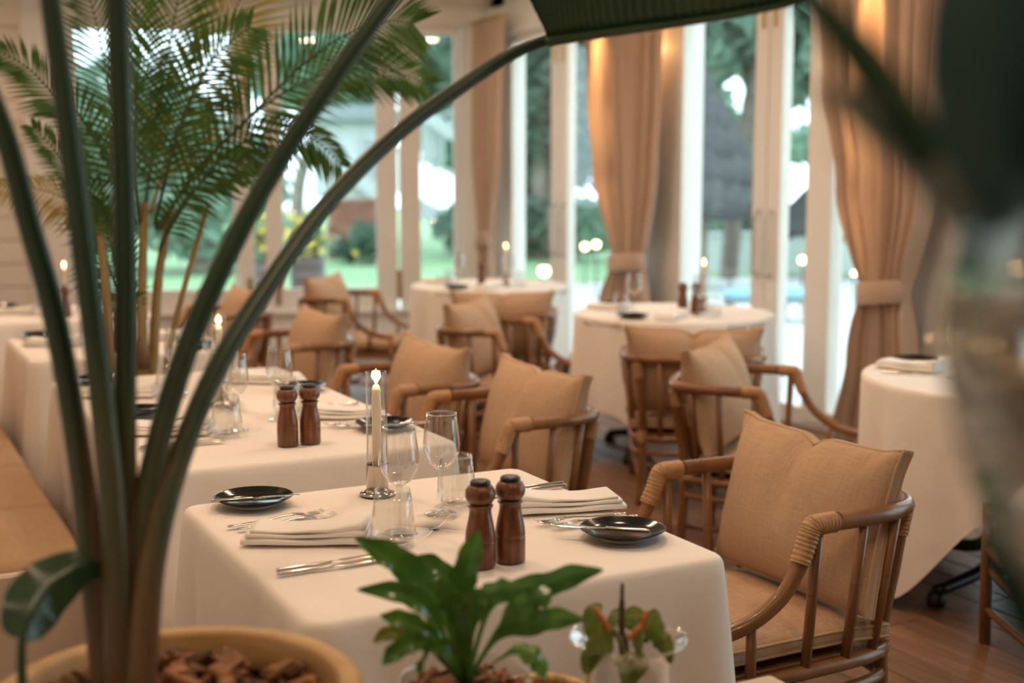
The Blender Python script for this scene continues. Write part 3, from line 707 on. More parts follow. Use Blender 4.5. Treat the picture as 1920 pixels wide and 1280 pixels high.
# ------------------------------------------------------------------ curtains
def curtain(name, label, prof, depth, x, tie_z, nf, seed):
    """prof: list of (z, y_left, y_right) of the drape; nf folds"""
    rnd = random.Random(seed); ph = rnd.uniform(0, 6.28); rows = []; N = 110
    zs = [k / 60 for k in range(61)]
    def wid(z):
        for (z0, a0, b0), (z1, a1, b1) in zip(prof, prof[1:]):
            if z0 >= z >= z1:
                t = ss(0, 1, (z0 - z) / (z0 - z1)); return lerp(a0, a1, t), lerp(b0, b1, t)
        return prof[-1][1:]
    for s in zs:
        z = lerp(prof[0][0], prof[-1][0], s); a, b = wid(z); row = []
        pinch = math.exp(-((z - tie_z) / .10) ** 2) if tie_z else 0
        for k in range(N):
            u = k / (N - 1)
            amp = depth * (1 - .72 * pinch)
            off = amp * (math.sin(u * nf * 2 * math.pi + ph + .5 * math.sin(s * 3 + u * 4)) * .7 + .3 * math.sin(u * nf * 3.3 * math.pi + 1.3)) - .05 * pinch * math.sin(u * math.pi)
            row.append(Vector((x + off - .02 * math.sin(u * math.pi), lerp(a, b, u + .018 * math.sin(u * nf * 2 * math.pi + ph + 1.5) * (1 - pinch)), z)))
        rows.append(row)
    t = thing(name, label, 'curtain', (0, 0, 0), group='linen curtains tied to the window piers')
    o = obj('drape', MB().grid(rows), M_curtain, t)
    if tie_z:
        a, b = wid(tie_z); pts = [(x + (depth + .03) * math.cos(q) - .015, (a + b) / 2 + ((b - a) / 2 + .012) * math.sin(q), tie_z + .02 * math.sin(q)) for q in [2 * math.pi * k / 24 for k in range(24)]]
        m = MB(); m.grid([[Vector(p) + Vector((0, 0, dz)) + (Vector(p) - Vector((x, (a + b) / 2, p[2]))) * e for p in pts] for dz, e in ((-.06, .0), (-.055, .03), (0, .035), (.055, .03), (.06, 0))], True)
        obj('tie_band', m, M_curtain, t)
    return t
CX = 4.76
curtain('curtain', 'tan linen curtain hanging in the far corner between the windows', [(2.72, 9.86, 9.30), (1.7, 9.86, 9.36), (.88, 9.72, 9.50), (.03, 9.86, 9.40)], .035, CX, .95, 5, 1)
curtain('curtain', 'broad tan linen curtain tied back behind the middle round table', [(2.72, 8.05, 7.02), (2.0, 8.0, 7.04), (1.5, 7.90, 7.08), (.90, 7.62, 7.20), (.55, 7.80, 7.16), (.03, 7.92, 7.12)], .06, CX, .88, 8, 2)
curtain('curtain', 'large tan linen curtain tied at the right beside the dark leaf', [(2.72, 5.52, 4.56), (2.0, 5.46, 4.60), (1.4, 5.32, 4.68), (.86, 5.14, 4.80), (.5, 5.20, 4.76), (.03, 5.32, 4.66)], .06, CX, .86, 8, 3)
for y0, y1 in ((9.9, 9.25), (8.12, 6.95), (5.6, 4.48)):
    tg = obj('curtain_rod', MB().tube([(CX, y0, 2.74), (CX, y1, 2.74)], .014, 10), M_brass)
    tag(tg, {9.9: 'brass curtain rod in the far window corner', 8.12: 'brass curtain rod above the broad middle curtain', 5.6: 'brass curtain rod above the large right curtain'}[y0], 'curtain rod', 'curtain rods')
# wall lamps between curtain and pier
for y, lab in ((7.56, 'warm wall lamp behind the broad middle curtain'), (5.0, 'warm wall lamp behind the large right curtain')):
    t = thing('wall_lamp', lab, 'wall lamp', (WX - .005, y, 2.25), group='wall lamps on the window piers')
    obj('backplate', MB().box((-.006, 0, 0), (.012, .06, .12), bev=.003), M_brass, t, False)
    obj('shade', MB().lathe([(.022, -.05), (.034, .05), (.032, .05), (.020, -.05)], (-.06, 0, .02), 16, True), M_lampface, t)
    obj('bracket', MB().tube([(-.01, 0, -.02), (-.06, 0, -.03)], .007, 8), M_brass, t)
    ld = bpy.data.lights.new('wall_lamp', 'POINT'); ld.energy = 9; ld.color = (1, .55, .22); ld.shadow_soft_size = .04
    lo = bpy.data.objects.new('wall_lamp_light', ld); col.objects.link(lo); lo.parent = t; lo.location = (-.06, 0, .09)

for y, lab in ((7.74, 'added unseen spotlight gilding the broad middle curtain'), (5.08, 'added unseen spotlight gilding the large right curtain')):  # spotlights added out of view to put a gold band on the curtains
    t = thing('added_spotlight', lab, 'spotlight', (4.52, y, CEIL), group='added spotlights over the curtains')
    obj('housing', MB().lathe([(.035, 0), (.035, -.07), (.03, -.075), (.03, -.03), (0, -.03)], n=18), M_white, t)
    ld = bpy.data.lights.new('spot', 'SPOT'); ld.energy = 190; ld.color = (1, .56, .22); ld.spot_size = R(22); ld.spot_blend = .6; ld.shadow_soft_size = .025
    lo = bpy.data.objects.new('spot_lamp', ld); col.objects.link(lo); lo.parent = t; lo.location = (0, 0, -.085); lo.rotation_euler = (0, R(-14), 0)

# ------------------------------------------------------------------ leaves
def leaf(path, width, fold=25, side=None, prof=None, wav=0, n=28, m=5, seed=0, twist=0, rib=0, ribn=50):
    """blade along a path; side = direction across the blade; fold = degrees both halves rise above flat"""
    P = cr(path, max(2, n // (len(path) - 1))); Np = len(P); rows = []; rnd = random.Random(seed); ph = rnd.uniform(0, 6)
    pr = prof or (lambda s: math.sin(math.pi * min(1, s ** .75)) ** .7 if 0 < s < 1 else 0)
    for i, p in enumerate(P):
        s = i / (Np - 1); t = (P[min(i + 1, Np - 1)] - P[max(i - 1, 0)]).normalized()
        sd = Vector(side) if side else t.cross(Vector((0, 0, 1)))
        sd = (sd - t * sd.dot(t)); sd = sd.normalized() if sd.length > 1e-6 else t.orthogonal().normalized()
        if twist: sd = Matrix.Rotation(twist * s, 3, t) @ sd
        nr = sd.cross(t).normalized()
        if nr.z < 0 and abs(nr.z) > .2 and not side: nr = -nr
        wd = width * max(pr(s), .015); row = []
        for k in range(-m, m + 1):
            q = k / m; f = R(fold)
            h = abs(q) * math.sin(f) * wd * .5 + wav * math.sin(s * 22 + ph + (2.2 if q > 0 else 0)) * abs(q) ** 1.5 * wd + rib * math.sin(2 * math.pi * (s * ribn - abs(q) * 2.5)) * min(1, abs(q) * 3)
            row.append(p + sd * (q * math.cos(f) * wd * .5) + nr * h)
        rows.append(row)
    return MB().grid(rows)
def stem(path, r0, r1, n=10):
    P = cr(path, 8); return MB().tube(P, [lerp(r0, r1, i / (len(P) - 1)) for i in range(len(P))], n)

# strelitzia in the ochre pot
pc = at(330, 1290, 1.537); pc = Vector((pc.x, pc.y, 0)); PRZ, PR = .80, .234
pt = thing('planter_pot', 'wide ochre pot full of bark chips in the lower left corner', 'pot', pc)
obj('body', MB().lathe([(0, 0), (.15, 0), (.165, .02), (.21, .35), (.232, .66), (PR + .002, PRZ - .03), (PR, PRZ - .006), (PR - .006, PRZ), (PR - .026, PRZ), (PR - .032, PRZ - .006), (PR - .035, PRZ - .05), (.19, PRZ - .09), (0, PRZ - .09)], n=56), M_pot, pt)
obj('soil', MB().lathe([(0, PRZ - .088), (PR - .034, PRZ - .088), (PR - .034, PRZ - .055), (.1, PRZ - .05), (0, PRZ - .048)], n=40), M_soil, pt)
chips = []
for k in range(5):
    m = MB().box((0, 0, 0), (.036 + .004 * k, .020 - .001 * k, .007 + .0012 * (k % 3)), bev=.0022)
    rr_ = random.Random(k); m.v = [(x * rr_.uniform(.85, 1.12), y * rr_.uniform(.75, 1.2), z + x * rr_.uniform(-.1, .1)) for x, y, z in m.v]; chips.append(m.mesh('bark_chip', M_bark, False))
for k in range(285):
    a = random.uniform(0, 6.283); q = math.sqrt(random.uniform(.0, 1)) * (PR - .052)
    o = link('bark_chip', random.choice(chips), pt, (q * math.cos(a), q * math.sin(a), PRZ - .042 + random.uniform(0, .028)))
    o.rotation_euler = (random.gauss(0, .45), random.gauss(0, .45), random.uniform(0, 6.28)); o.scale = [random.uniform(.65, 1.3)] * 3
st = thing('strelitzia', 'tall foreground plant with five thick green stalks rising from the ochre pot', 'plant', pc)
def loc(p): return p - pc
base_d = 1.50
stalks = [
    ([(196, 1290, 1.52), (172, 1060, 1.53), (148, 850, 1.53), (104, 600, 1.52), (55, 420, 1.50), (8, 250, 1.48), (-60, 90, 1.46), (-110, 0, 1.45)], .0165, .0115),
    ([(222, 1295, 1.50), (214, 1000, 1.50), (188, 720, 1.50), (158, 480, 1.49), (128, 240, 1.48), (95, 0, 1.47), (80, -140, 1.46)], .0165, .0112),
    ([(238, 1290, 1.54), (236, 1000, 1.54), (235, 700, 1.53), (234, 400, 1.52), (224, 120, 1.51), (216, -120, 1.50)], .0145, .0125),
    ([(250, 1295, 1.52), (262, 1040, 1.53), (292, 850, 1.55), (352, 650, 1.58), (438, 455, 1.62), (530, 290, 1.66), (640, 125, 1.70), (745, -20, 1.74)], .0170, .0118),
    ([(268, 1290, 1.50), (286, 1060, 1.52), (330, 880, 1.56), (402, 700, 1.62), (500, 540, 1.70), (620, 375, 1.80), (752, 245, 1.90), (880, 152, 1.98), (965, 98, 2.02), (1042, 68, 2.05)], .0168, .0095)]
tips = []
for pxs, r0, r1 in stalks:
    P = [loc(at(*p)) for p in pxs]; so = obj('stalk', stem(P, r0, r1, 14), M_strel, st); tips.append((P, so))
    Q = cr(P, 8); m = max(4, int(len(Q) * .36))
    if pxs[0][0] > 240 or pxs[0][0] < 200:
        vd = (Vector((0, 0, CAMZ)) - pc).normalized() * .006
        side_ = RV * (-.0075 if pxs[0][0] > 240 else .008)
        obj('dry_sheath', MB().tube([p + side_ + vd for p in Q[:m]], [lerp(r0 * .95, r1 * .35, i / (m - 1)) for i in range(m)], 10), M_sheath, so)
# leaf blade at the end of the long right stalk, folded along its midrib
mid = [loc(at(*p)) for p in ((1028, 74, 2.03), (1048, 70, 2.02), (1130, 58, 1.99), (1260, 40, 1.92), (1400, 18, 1.84), (1520, -10, 1.78), (1640, -60, 1.73))]
obj('leaf_blade', leaf(mid, .30, 62, side=tuple(FV * -1 + RV * -.2), prof=lambda s: min(1, s / .02) ** .5 * (1 - .75 * s ** 3), wav=.02, n=360, m=8, seed=3, rib=.0035, ribn=46), M_sleaf, st)
obj('midrib', MB().tube([p + Vector((0, 0, -.004)) for p in cr(mid, 8)], [lerp(.009, .003, k / (len(mid) * 8 - 8)) for k in range(len(mid) * 8 - 7)], 8), M_stalk, st)
# blades above the frame on the other stalks
for k, (P, so) in enumerate(tips[:4]):
    a = P[-1]; d = (P[-1] - P[-2]).normalized()
    if k == 0: d = Vector((.05, -.2, .9))
    pts = [a, a + d * .18 + Vector((0, 0, .02)), a + d * .36 + Vector((0, 0, .0)), a + d * .5 + Vector((0, 0, -.06))]
    obj('leaf_blade', leaf(pts, .2, 25, n=30, seed=k), M_sleaf, so)
# small low leaf at the left edge
low = [loc(at(*p)) for p in ((42, 1300, 1.42), (40, 1230, 1.42), (42, 1190, 1.42))]
ls = obj('stalk', stem(low, .006, .0045), M_stalk, st)
lb = [loc(at(*p)) for p in ((44, 1200, 1.42), (60, 1150, 1.44), (95, 1098, 1.47), (150, 1062, 1.50), (215, 1050, 1.53))]
obj('leaf_blade', leaf(lb, .078, 25, side=tuple(RV * -.55 + Vector((0, 0, 1)) + FV * .2), wav=.05, n=30, seed=5), M_sleaf, ls)

# big blurred leaves close at the right
fp = thing('broad_leaf_plant', 'huge dark out-of-focus leaves very close at the right edge', 'plant', at(2050, 1500, .62) * Vector((1, 1, 0)) if False else (at(2060, 1200, .62).x, at(2060, 1200, .62).y, 0))
fo = Vector(fp.location)
def lf(px): return [at(*p) - fo for p in px]
obj('trunk', stem([(0, 0, 0), (.01, 0, .6), (0, .01, 1.2), (.01, .01, 1.75)], .03, .02), M_stalk, fp)
obj('leaf', leaf(lf([(1990, -260, .60), (1920, -60, .58), (1892, 130, .56), (1902, 300, .55), (1945, 460, .55)]), .072, 12, side=tuple(RV), n=30, prof=lambda s: math.sin(math.pi * (.22 + .72 * s)) ** .8), M_bigleaf, fp)
obj('leaf', leaf(lf([(2010, 640, .66), (1870, 465, .64), (1750, 330, .62), (1650, 240, .60), (1530, 160, .59)]), .046, 20, side=(.2, .1, 1), n=30, prof=lambda s: (1 - s ** 2.4) ** .8 + .0), mat('pale_leaf', (.20, .215, .175), .5, trans=.35), fp)
obj('leaf', leaf(lf([(1745, 310, .60), (1690, 220, .60), (1630, 130, .60), (1560, 45, .60), (1470, -50, .60)]), .022, 15, side=tuple(RV * 1.0 + Vector((0, 0, -.2))), n=30, prof=lambda s: .35 + .65 * math.sin(math.pi * min(1, .2 + .75 * s))), M_sleaf, fp)
obj('leaf', leaf(lf([(1870, 380, .56), (1862, 520, .55), (1866, 700, .545), (1885, 880, .545), (1925, 1080, .55)]), .16, 4, side=tuple(FV * .99 + RV * .10), n=30, prof=lambda s: math.sin(math.pi * (.14 + .74 * s)) ** .7), M_sheenleaf, fp)
obj('leaf', leaf(lf([(1950, 700, .60), (1930, 860, .60), (1925, 1030, .60), (1955, 1200, .61)]), .042, 20, side=tuple(RV + FV * .4), n=24, prof=lambda s: math.sin(math.pi * (.1 + .8 * s)) ** .7), M_bigleaf, fp)

# ------------------------------------------------------------------ divider shelf, fern bowl, vase, basket
SH = .60
sh = thing('divider_shelf', 'narrow wooden divider shelf below the fern and the vase', 'shelf', (.985, 1.50, 0))
obj('top', MB().box((0, 0, SH - .015), (.74, .30, .03), bev=.005), M_benchw, sh, False)
for sx in (-.34, .34): obj('side_panel', MB().box((sx, 0, (SH - .03) / 2), (.03, .28, SH - .03), bev=.003), M_benchw, sh, False)
obj('lower_shelf', MB().box((0, 0, .2), (.65, .27, .02), bev=.003), M_benchw, sh, False)
fb = at(872, 1262, 1.70); fb = Vector((fb.x, fb.y, SH))
bw = thing('glass_bowl', 'round clear glass bowl holding the fern and its brown mulch', 'bowl', fb)
prof = [(0, .002), (.05, .003), (.085, .03), (.102, .07), (.104, .10), (.098, .13), (.088, .148), (.090, .151), (.087, .1515), (.0955, .13), (.1015, .10), (.0995, .07), (.083, .032), (.05, .006), (0, .005)]
obj('bowl_wall', MB().lathe(prof, n=48), M_glass, bw)
obj('mulch', MB().lathe([(0, .008), (.05, .009), (.08, .034), (.0965, .07), (.0985, .10), (.093, .122), (.05, .136), (0, .140)], n=32), mat('fine_mulch', (.10, .035, .018), .9, c2=(.24, .09, .045), vscale=60, bump=.9, bscale=90), bw)
for k in range(70):
    a = random.uniform(0, 6.283); q = math.sqrt(random.uniform(0, 1)) * .086
    o = link('mulch_chip', random.choice(chips), bw, (q * math.cos(a), q * math.sin(a), .140 - 1.6 * q * q + random.uniform(0, .006))); o.scale = [random.uniform(.35, .6)] * 3
    o.rotation_euler = (random.gauss(0, .5), random.gauss(0, .5), random.uniform(0, 6.28))
fe = thing('birds_nest_fern', 'glossy green strap-leaved fern growing in the glass bowl', 'fern', fb + Vector((0, 0, .135)))
F0 = Vector(fe.location)
def fl_(px): return [F0 * 0 + Vector((0, 0, 0))] + [at(*p) - F0 for p in px]
flv = [
    ([(838, 1160, 1.72), (800, 1100, 1.73), (752, 1055, 1.73), (712, 1030, 1.72), (664, 1008, 1.70)], .050, (.5, .1, 1)),
    ([(862, 1150, 1.76), (842, 1090, 1.78), (808, 1058, 1.79), (775, 1045, 1.79)], .042, (.6, 0, .8)),
    ([(872, 1150, 1.70), (868, 1090, 1.69), (882, 1040, 1.69), (898, 992, 1.70)], .046, tuple(RV)),
    ([(915, 1140, 1.70), (960, 1108, 1.69), (1020, 1098, 1.68), (1075, 1078, 1.67), (1132, 1068, 1.66)], .044, (.1, .2, 1)),
    ([(930, 1190, 1.68), (985, 1172, 1.66), (1040, 1160, 1.65), (1098, 1162, 1.64)], .040, (.1, .2, 1)),
    ([(826, 1185, 1.70), (790, 1130, 1.69), (740, 1108, 1.68), (668, 1105, 1.66)], .038, (.2, .2, 1)),
    ([(818, 1200, 1.66), (780, 1172, 1.64), (745, 1158, 1.63), (712, 1154, 1.62)], .032, (.2, .2, 1)),
    ([(812, 1218, 1.62), (775, 1202, 1.60), (740, 1222, 1.59), (718, 1246, 1.585)], .034, (.2, .2, 1)),
    ([(850, 1215, 1.62), (815, 1214, 1.60), (796, 1240, 1.59), (786, 1268, 1.585)], .030, (.6, .2, .6)),
    ([(955, 1218, 1.62), (992, 1224, 1.60), (1012, 1245, 1.595), (1022, 1275, 1.59)], .034, (.6, .2, .6)),
    ([(890, 1150, 1.64), (905, 1120, 1.63), (935, 1105, 1.62), (968, 1098, 1.61)], .044, (.4, .1, .9)),
    ([(858, 1170, 1.63), (850, 1130, 1.62), (838, 1105, 1.61), (822, 1092, 1.60)], .046, tuple(RV)),
    ([(880, 1175, 1.62), (884, 1145, 1.60), (890, 1122, 1.59), (898, 1100, 1.585)], .046, tuple(RV)),
    ([(940, 1165, 1.66), (985, 1130, 1.65), (1015, 1120, 1.645), (1022, 1142, 1.64)], .040, (.3, .1, 1)),
    ([(790, 1200, 1.66), (752, 1186, 1.65), (722, 1188, 1.645), (700, 1204, 1.64)], .026, (.2, .2, 1))]
for k, (px, wd, sd) in enumerate(flv):
    obj('leaf', leaf(fl_(px), wd * .84, 20, side=sd, wav=.12, n=40, seed=k, prof=lambda s: (.22 + .78 * ss(.05, .55, s)) * max(0, 1 - max(0, (s - .62) / .38) ** 2.2) * (1 + .08 * math.sin(s * 26))), M_fern if k != 14 else M_antleaf, fe)

va = at(1177, 1196, 1.771); vz = va.z - SH; va = Vector((va.x, va.y, SH))
vs = thing('glass_vase', 'clear glass vase with flared rim at the bottom right of the fern', 'vase', va)
prof = [(0, 0), (.052, 0), (.058, .004), (.060, .03), (.060, vz * .75), (.064, vz * .88), (.074, vz * .97), (.083, vz)]
obj('rim', MB().tube([(.0835 * math.cos(a), .0835 * math.sin(a), vz + .002) for a in [2 * math.pi * q / 44 for q in range(44)]], .0022, 8, closed=True), M_glass, vs)
obj('vase_wall', MB().lathe(prof + [(.084, vz + .002), (.082, vz + .003)] + [(max(r - .002, 0), z + (.004 if i > 4 else 0)) for i, (r, z) in enumerate(reversed(prof[1:]))] + [(0, .006)], n=44), M_glass, vs)
an = thing('anthurium', 'green anthurium flowers with orange spikes standing in the glass vase', 'flowers', va + Vector((0, 0, .02)))
A0 = Vector(an.location)
def al(px): return [at(*p) - A0 for p in px]
obj('stem', MB().tube(cr([(0, 0, -.005), (.004, 0, .08)] + [tuple(q) for q in al([(1172, 1232, 1.76), (1168, 1190, 1.76)])], 6), .008, 8), M_spike, an)
obj('stem', MB().tube(cr([(.015, .01, -.005), (.008, .0, .08)] + [tuple(q) for q in al([(1166, 1210, 1.75), (1150, 1180, 1.75)])], 6), .004, 8), M_antleaf, an)
heart = lambda s: (min(1, s / .10) ** .5) * (1 - s ** 2.4) ** .8 + .02
for k, (px, wd, sd) in enumerate([
    ([(1140, 1205, 1.76), (1120, 1180, 1.76), (1112, 1150, 1.77), (1128, 1132, 1.78)], .040, tuple(RV)),
    ([(1150, 1190, 1.73), (1128, 1195, 1.715), (1112, 1205, 1.70), (1100, 1220, 1.695)], .050, (0, 0, 1)),
    ([(1165, 1175, 1.78), (1160, 1155, 1.79), (1150, 1142, 1.80)], .042, tuple(RV)),
    ([(1178, 1180, 1.79), (1188, 1158, 1.80), (1186, 1135, 1.81)], .046, tuple(RV)),
    ([(1205, 1180, 1.77), (1222, 1165, 1.775), (1228, 1140, 1.78)], .034, tuple(RV)),
    ([(1185, 1205, 1.73), (1195, 1200, 1.71), (1205, 1215, 1.69)], .056, (0, .1, 1)),
    ([(1215, 1195, 1.75), (1235, 1195, 1.74), (1250, 1215, 1.735), (1258, 1245, 1.73)], .034, tuple(RV)),
    ([(1120, 1212, 1.72), (1108, 1230, 1.71), (1102, 1250, 1.705), (1100, 1266, 1.70)], .030, tuple(RV)),
    ([(1176, 1222, 1.74), (1186, 1240, 1.72), (1182, 1262, 1.71), (1176, 1295, 1.705)], .050, tuple(RV)),
    ([(1210, 1175, 1.74), (1226, 1182, 1.73), (1238, 1200, 1.72)], .044, (.4, 0, 1))]):
    obj('spathe', leaf(al(px), wd, 12, side=sd, prof=heart, wav=.04, n=20, seed=k), M_antleaf, an)
obj('spike', MB().tube(cr(al([(1166, 1190, 1.76), (1166, 1140, 1.76), (1167, 1092, 1.76)]), 6), [.0045] * 8 + [.003] * 4 + [.0012], 8), M_spike, an)
for px in ([(1143, 1180, 1.72), (1128, 1158, 1.715), (1114, 1136, 1.71)], [(1200, 1188, 1.72), (1208, 1165, 1.715), (1214, 1142, 1.71)], [(1180, 1196, 1.70), (1192, 1184, 1.695), (1203, 1172, 1.69)]):
    obj('spadix', MB().tube(cr(al(px), 5), [.0042] * 8 + [.003, .0022, .001], 8), M_spadix, an)
bk_ = at(1075, 1300, 1.80)
bs = thing('straw_basket', 'small woven straw basket between the fern bowl and the vase', 'basket', (bk_.x - .022, bk_.y + .05, SH))
m = MB(); rr = [(.050, .006), (.058, .018), (.063, .031), (.066, .044), (.067, .057), (.066, .070)]
for k, (r, z) in enumerate(rr):
    obj('coil', MB().tube([(r * math.cos(a), r * math.sin(a), z) for a in [2 * math.pi * q / 36 for q in range(36)]], .0075, 7, closed=True), M_straw, bs)
obj('bottom', MB().lathe([(0, 0), (.052, 0), (.052, .006), (0, .006)], n=30), M_straw, bs)

# ------------------------------------------------------------------ potted areca palm behind the long table
pb = Vector((1.03, 4.88, 0))
pp = thing('palm_pot', 'pale round floor pot of the palm, behind the long table', 'pot', pb)
obj('body', MB().lathe([(0, 0), (.15, 0), (.17, .03), (.2, .4), (.205, .50), (.195, .505), (.19, .46), (0, .46)], n=32), M_benchw, pp)
obj('soil', MB().lathe([(0, .462), (.186, .462), (.15, .475), (0, .48)], n=24), M_soil, pp)
pa = thing('areca_palm', 'tall feathery green palm with brown canes behind the long table', 'palm', pb)
PD = pb.dot(FV)
def pl_(px): return [at(*p) - pb for p in px]
canes = [[(265, 745), (266, 600), (268, 470), (272, 380)], [(285, 745), (290, 620), (300, 500), (322, 390)], [(212, 745), (206, 640), (196, 520), (186, 420)], [(300, 745), (330, 600), (365, 470), (392, 380)], [(252, 745), (246, 560), (240, 400), (236, 320)]]
for k, cpx in enumerate(canes):
    P = cr(pl_([(x, y, PD + .08 * math.sin(k * 2.1)) for x, y in cpx]), 10)
    P = [Vector((P[0].x * .6, P[0].y * .6, .465))] + P
    rad = [.020 if k < 3 else .012] * len(P); rad = [r * (1 + .12 * (i % 6 == 0)) * lerp(1.1, .7, i / len(rad)) for i, r in enumerate(rad)]
    obj('cane', MB().tube(P, rad, 9), M_cane, pa)
obj('husk', MB().lathe([(.0, 0), (.03, 0), (.026, .07), (.02, .12), (0, .12)], n=10), M_sheath, pa, loc=tuple(pl_([(268, 690, PD)])[0]))
def frond(px, Lmax, n, droop, mt, seed, lean=None, up=None):
    P = cr(pl_(px), 10); N_ = len(P); rnd = random.Random(seed)
    rc = obj('frond', MB().tube(P, [lerp(.007, .0018, i / (N_ - 1)) for i in range(N_)], 6), M_cane if mt is M_palmgold else M_stalk, pa)
    m = MB(); upv = Vector(up) if up else Vector((0, 0, 1))
    for i in range(n):
        s = .14 + .85 * i / (n - 1); q = s * (N_ - 1); k0 = min(int(q), N_ - 2); p = lerp(P[k0], P[k0 + 1], q - k0); t = (P[k0 + 1] - P[k0]).normalized()
        sd = t.cross(FV * -1).normalized()              # spreads across the view, as the photo shows
        L = Lmax * (math.sin(math.pi * (.18 + .74 * s)) ** .7) * rnd.uniform(.88, 1.08)
        for sg in (-1, 1):
            dv = (sd * sg * .86 + t * (.55 + .5 * s) + FV * rnd.uniform(-.35, .35)).normalized()
            a = p; b = p + dv * L * .5 + Vector((0, 0, -droop * L * .10)); c = p + dv * L * .95 + Vector((0, 0, -droop * L * .42))
            wv = dv.cross(FV * -1 + sd * rnd.uniform(-.5, .5)).normalized(); w_ = .0072 * rnd.uniform(.8, 1.15)
            lift = dv.cross(wv) * .003
            m.add([a - wv * w_ * .35, a + wv * w_ * .35, b + wv * w_, b + lift, b - wv * w_, c], [(0, 1, 2, 3), (0, 3, 4), (4, 3, 5), (3, 2, 5)])
    o = obj('leaflets', m, mt, rc); o['kind'] = 'stuff'
D0 = PD
fronds = [
    ([(300, 430, D0), (360, 330, D0 - .1), (455, 232, D0 - .2), (560, 128, D0 - .3), (640, 70, D0 - .35), (720, 40, D0 - .4), (775, 45, D0 - .42)], .30, 52, .35, M_palmleaf),
    ([(290, 430, D0), (390, 300, D0 + .1), (500, 195, D0 + .15), (600, 142, D0 + .2), (680, 130, D0 + .2), (745, 136, D0 + .2), (800, 158, D0 + .2)], .22, 50, .2, M_palmleaf),
    ([(300, 460, D0), (370, 350, D0 - .1), (450, 270, D0 - .15), (530, 245, D0 - .2), (590, 262, D0 - .2), (640, 310, D0 - .2)], .17, 40, .9, M_palmleaf),
    ([(272, 400, D0), (285, 280, D0), (305, 150, D0 - .05), (330, 20, D0 - .1), (350, -120, D0 - .1)], .30, 46, .2, M_palmleaf),
    ([(282, 400, D0), (330, 260, D0 + .1), (392, 120, D0 + .15), (445, 10, D0 + .2), (480, -90, D0 + .2)], .32, 46, .25, M_palmgold),
    ([(262, 400, D0), (235, 280, D0 + .1), (205, 160, D0 + .12), (180, 40, D0 + .15), (150, -60, D0 + .2)], .26, 44, .3, M_palmleaf),
    ([(255, 420, D0), (205, 310, D0 - .1), (155, 225, D0 - .2), (105, 180, D0 - .25), (50, 125, D0 - .3), (-10, 92, D0 - .35)], .17, 40, .25, M_palmleaf),
    ([(240, 470, D0), (200, 410, D0 - .1), (155, 350, D0 - .2), (110, 290, D0 - .25), (62, 238, D0 - .3)], .13, 34, .35, M_palmleaf),
    ([(236, 500, D0), (190, 420, D0 + .1), (130, 375, D0 + .15), (60, 352, D0 + .2), (-10, 348, D0 + .2)], .16, 34, .8, M_palmgold),
    ([(240, 560, D0), (215, 480, D0 + .05), (195, 400, D0 + .1), (185, 320, D0 + .12), (160, 250, D0 + .15)], .22, 40, .6, M_palmleaf),
    ([(300, 470, D0), (330, 400, D0 - .1), (390, 330, D0 - .15), (450, 300, D0 - .2), (505, 300, D0 - .2)], .15, 36, .8, M_palmleaf),
    ([(290, 420, D0), (320, 300, D0 - .2), (350, 200, D0 - .3), (400, 110, D0 - .4), (470, 50, D0 - .45)], .26, 44, .5, M_palmleaf),
    ([(262, 420, D0), (250, 300, D0 - .2), (255, 190, D0 - .3), (262, 90, D0 - .35), (250, -20, D0 - .4)], .24, 42, .4, M_palmleaf),
    ([(250, 620, D0), (232, 560, D0), (205, 500, D0), (190, 430, D0 - .05), (170, 380, D0 - .1)], .20, 40, 1.0, M_palmleaf)]
for k, (px, L, n, dr, mt) in enumerate(fronds): frond(px, L, int(n * .86), dr, mt, k)

# ------------------------------------------------------------------ outside
GZ = -.12
struct('lawn', MB().box((15, 26, GZ - .05), (110, 90, .1)), M_lawn)
struct('patio', MB().box((9.4, 5.0, GZ + .03), (8.6, 22.0, .1)).box((2.0, 13.4, GZ + .03), (6.0, 2.2, .1)), M_patio)
def tree(label, base, h, crowns, mt, n, seed, tr=.22, branches=True, ls=.22, name='garden_tree', d=None):
    rnd = random.Random(seed); base = Vector(base)
    t = thing(name, label, 'tree', base, group='trees in the garden')
    top = sum((Vector(c[0]) for c in crowns), Vector()) / len(crowns) - base
    tk = [Vector((0, 0, 0)), Vector((.1, .05, h * .35)), Vector((top.x * .4, top.y * .4, h * .7)), Vector((top.x, top.y, h))]
    obj('trunk', stem(tk, tr, tr * .45), M_trunk, t)
    m = MB()
    for c, r in crowns:
        c = Vector(c) - base
        obj('branch', stem([tk[2] * .8, lerp(tk[2], c, .5) + Vector((0, 0, .1)), c], tr * .4, tr * .12, 7), M_trunk, t)
        for _ in range(int(n * r[0] * r[2])):
            v = Vector((rnd.gauss(0, 1), rnd.gauss(0, 1), rnd.gauss(0, 1))).normalized() * (rnd.uniform(.25, 1) ** .5)
            p = c + Vector((v.x * r[0], v.y * r[1], v.z * r[2])); a = Vector((rnd.gauss(0, 1), rnd.gauss(0, 1), rnd.gauss(0, .6))).normalized(); b = a.orthogonal().normalized(); b = Matrix.Rotation(rnd.uniform(0, 6.28), 3, a) @ b
            L = ls * rnd.uniform(.6, 1.3); q = a.cross(b)
            m.add([p - b * L, p + q * L * .45 + a * L * .1, p + b * L, p - q * L * .45 + a * L * .1], [(0, 1, 2, 3)])
    o = obj('foliage', m, mt, t, False); o['kind'] = 'stuff'
def G0(px, d): p = at(px, 500, d); return (p.x, p.y, GZ)
def C(px, py, d, rx, rz, ry=None): return (at(px, py, d), (rx, ry or rx, rz))
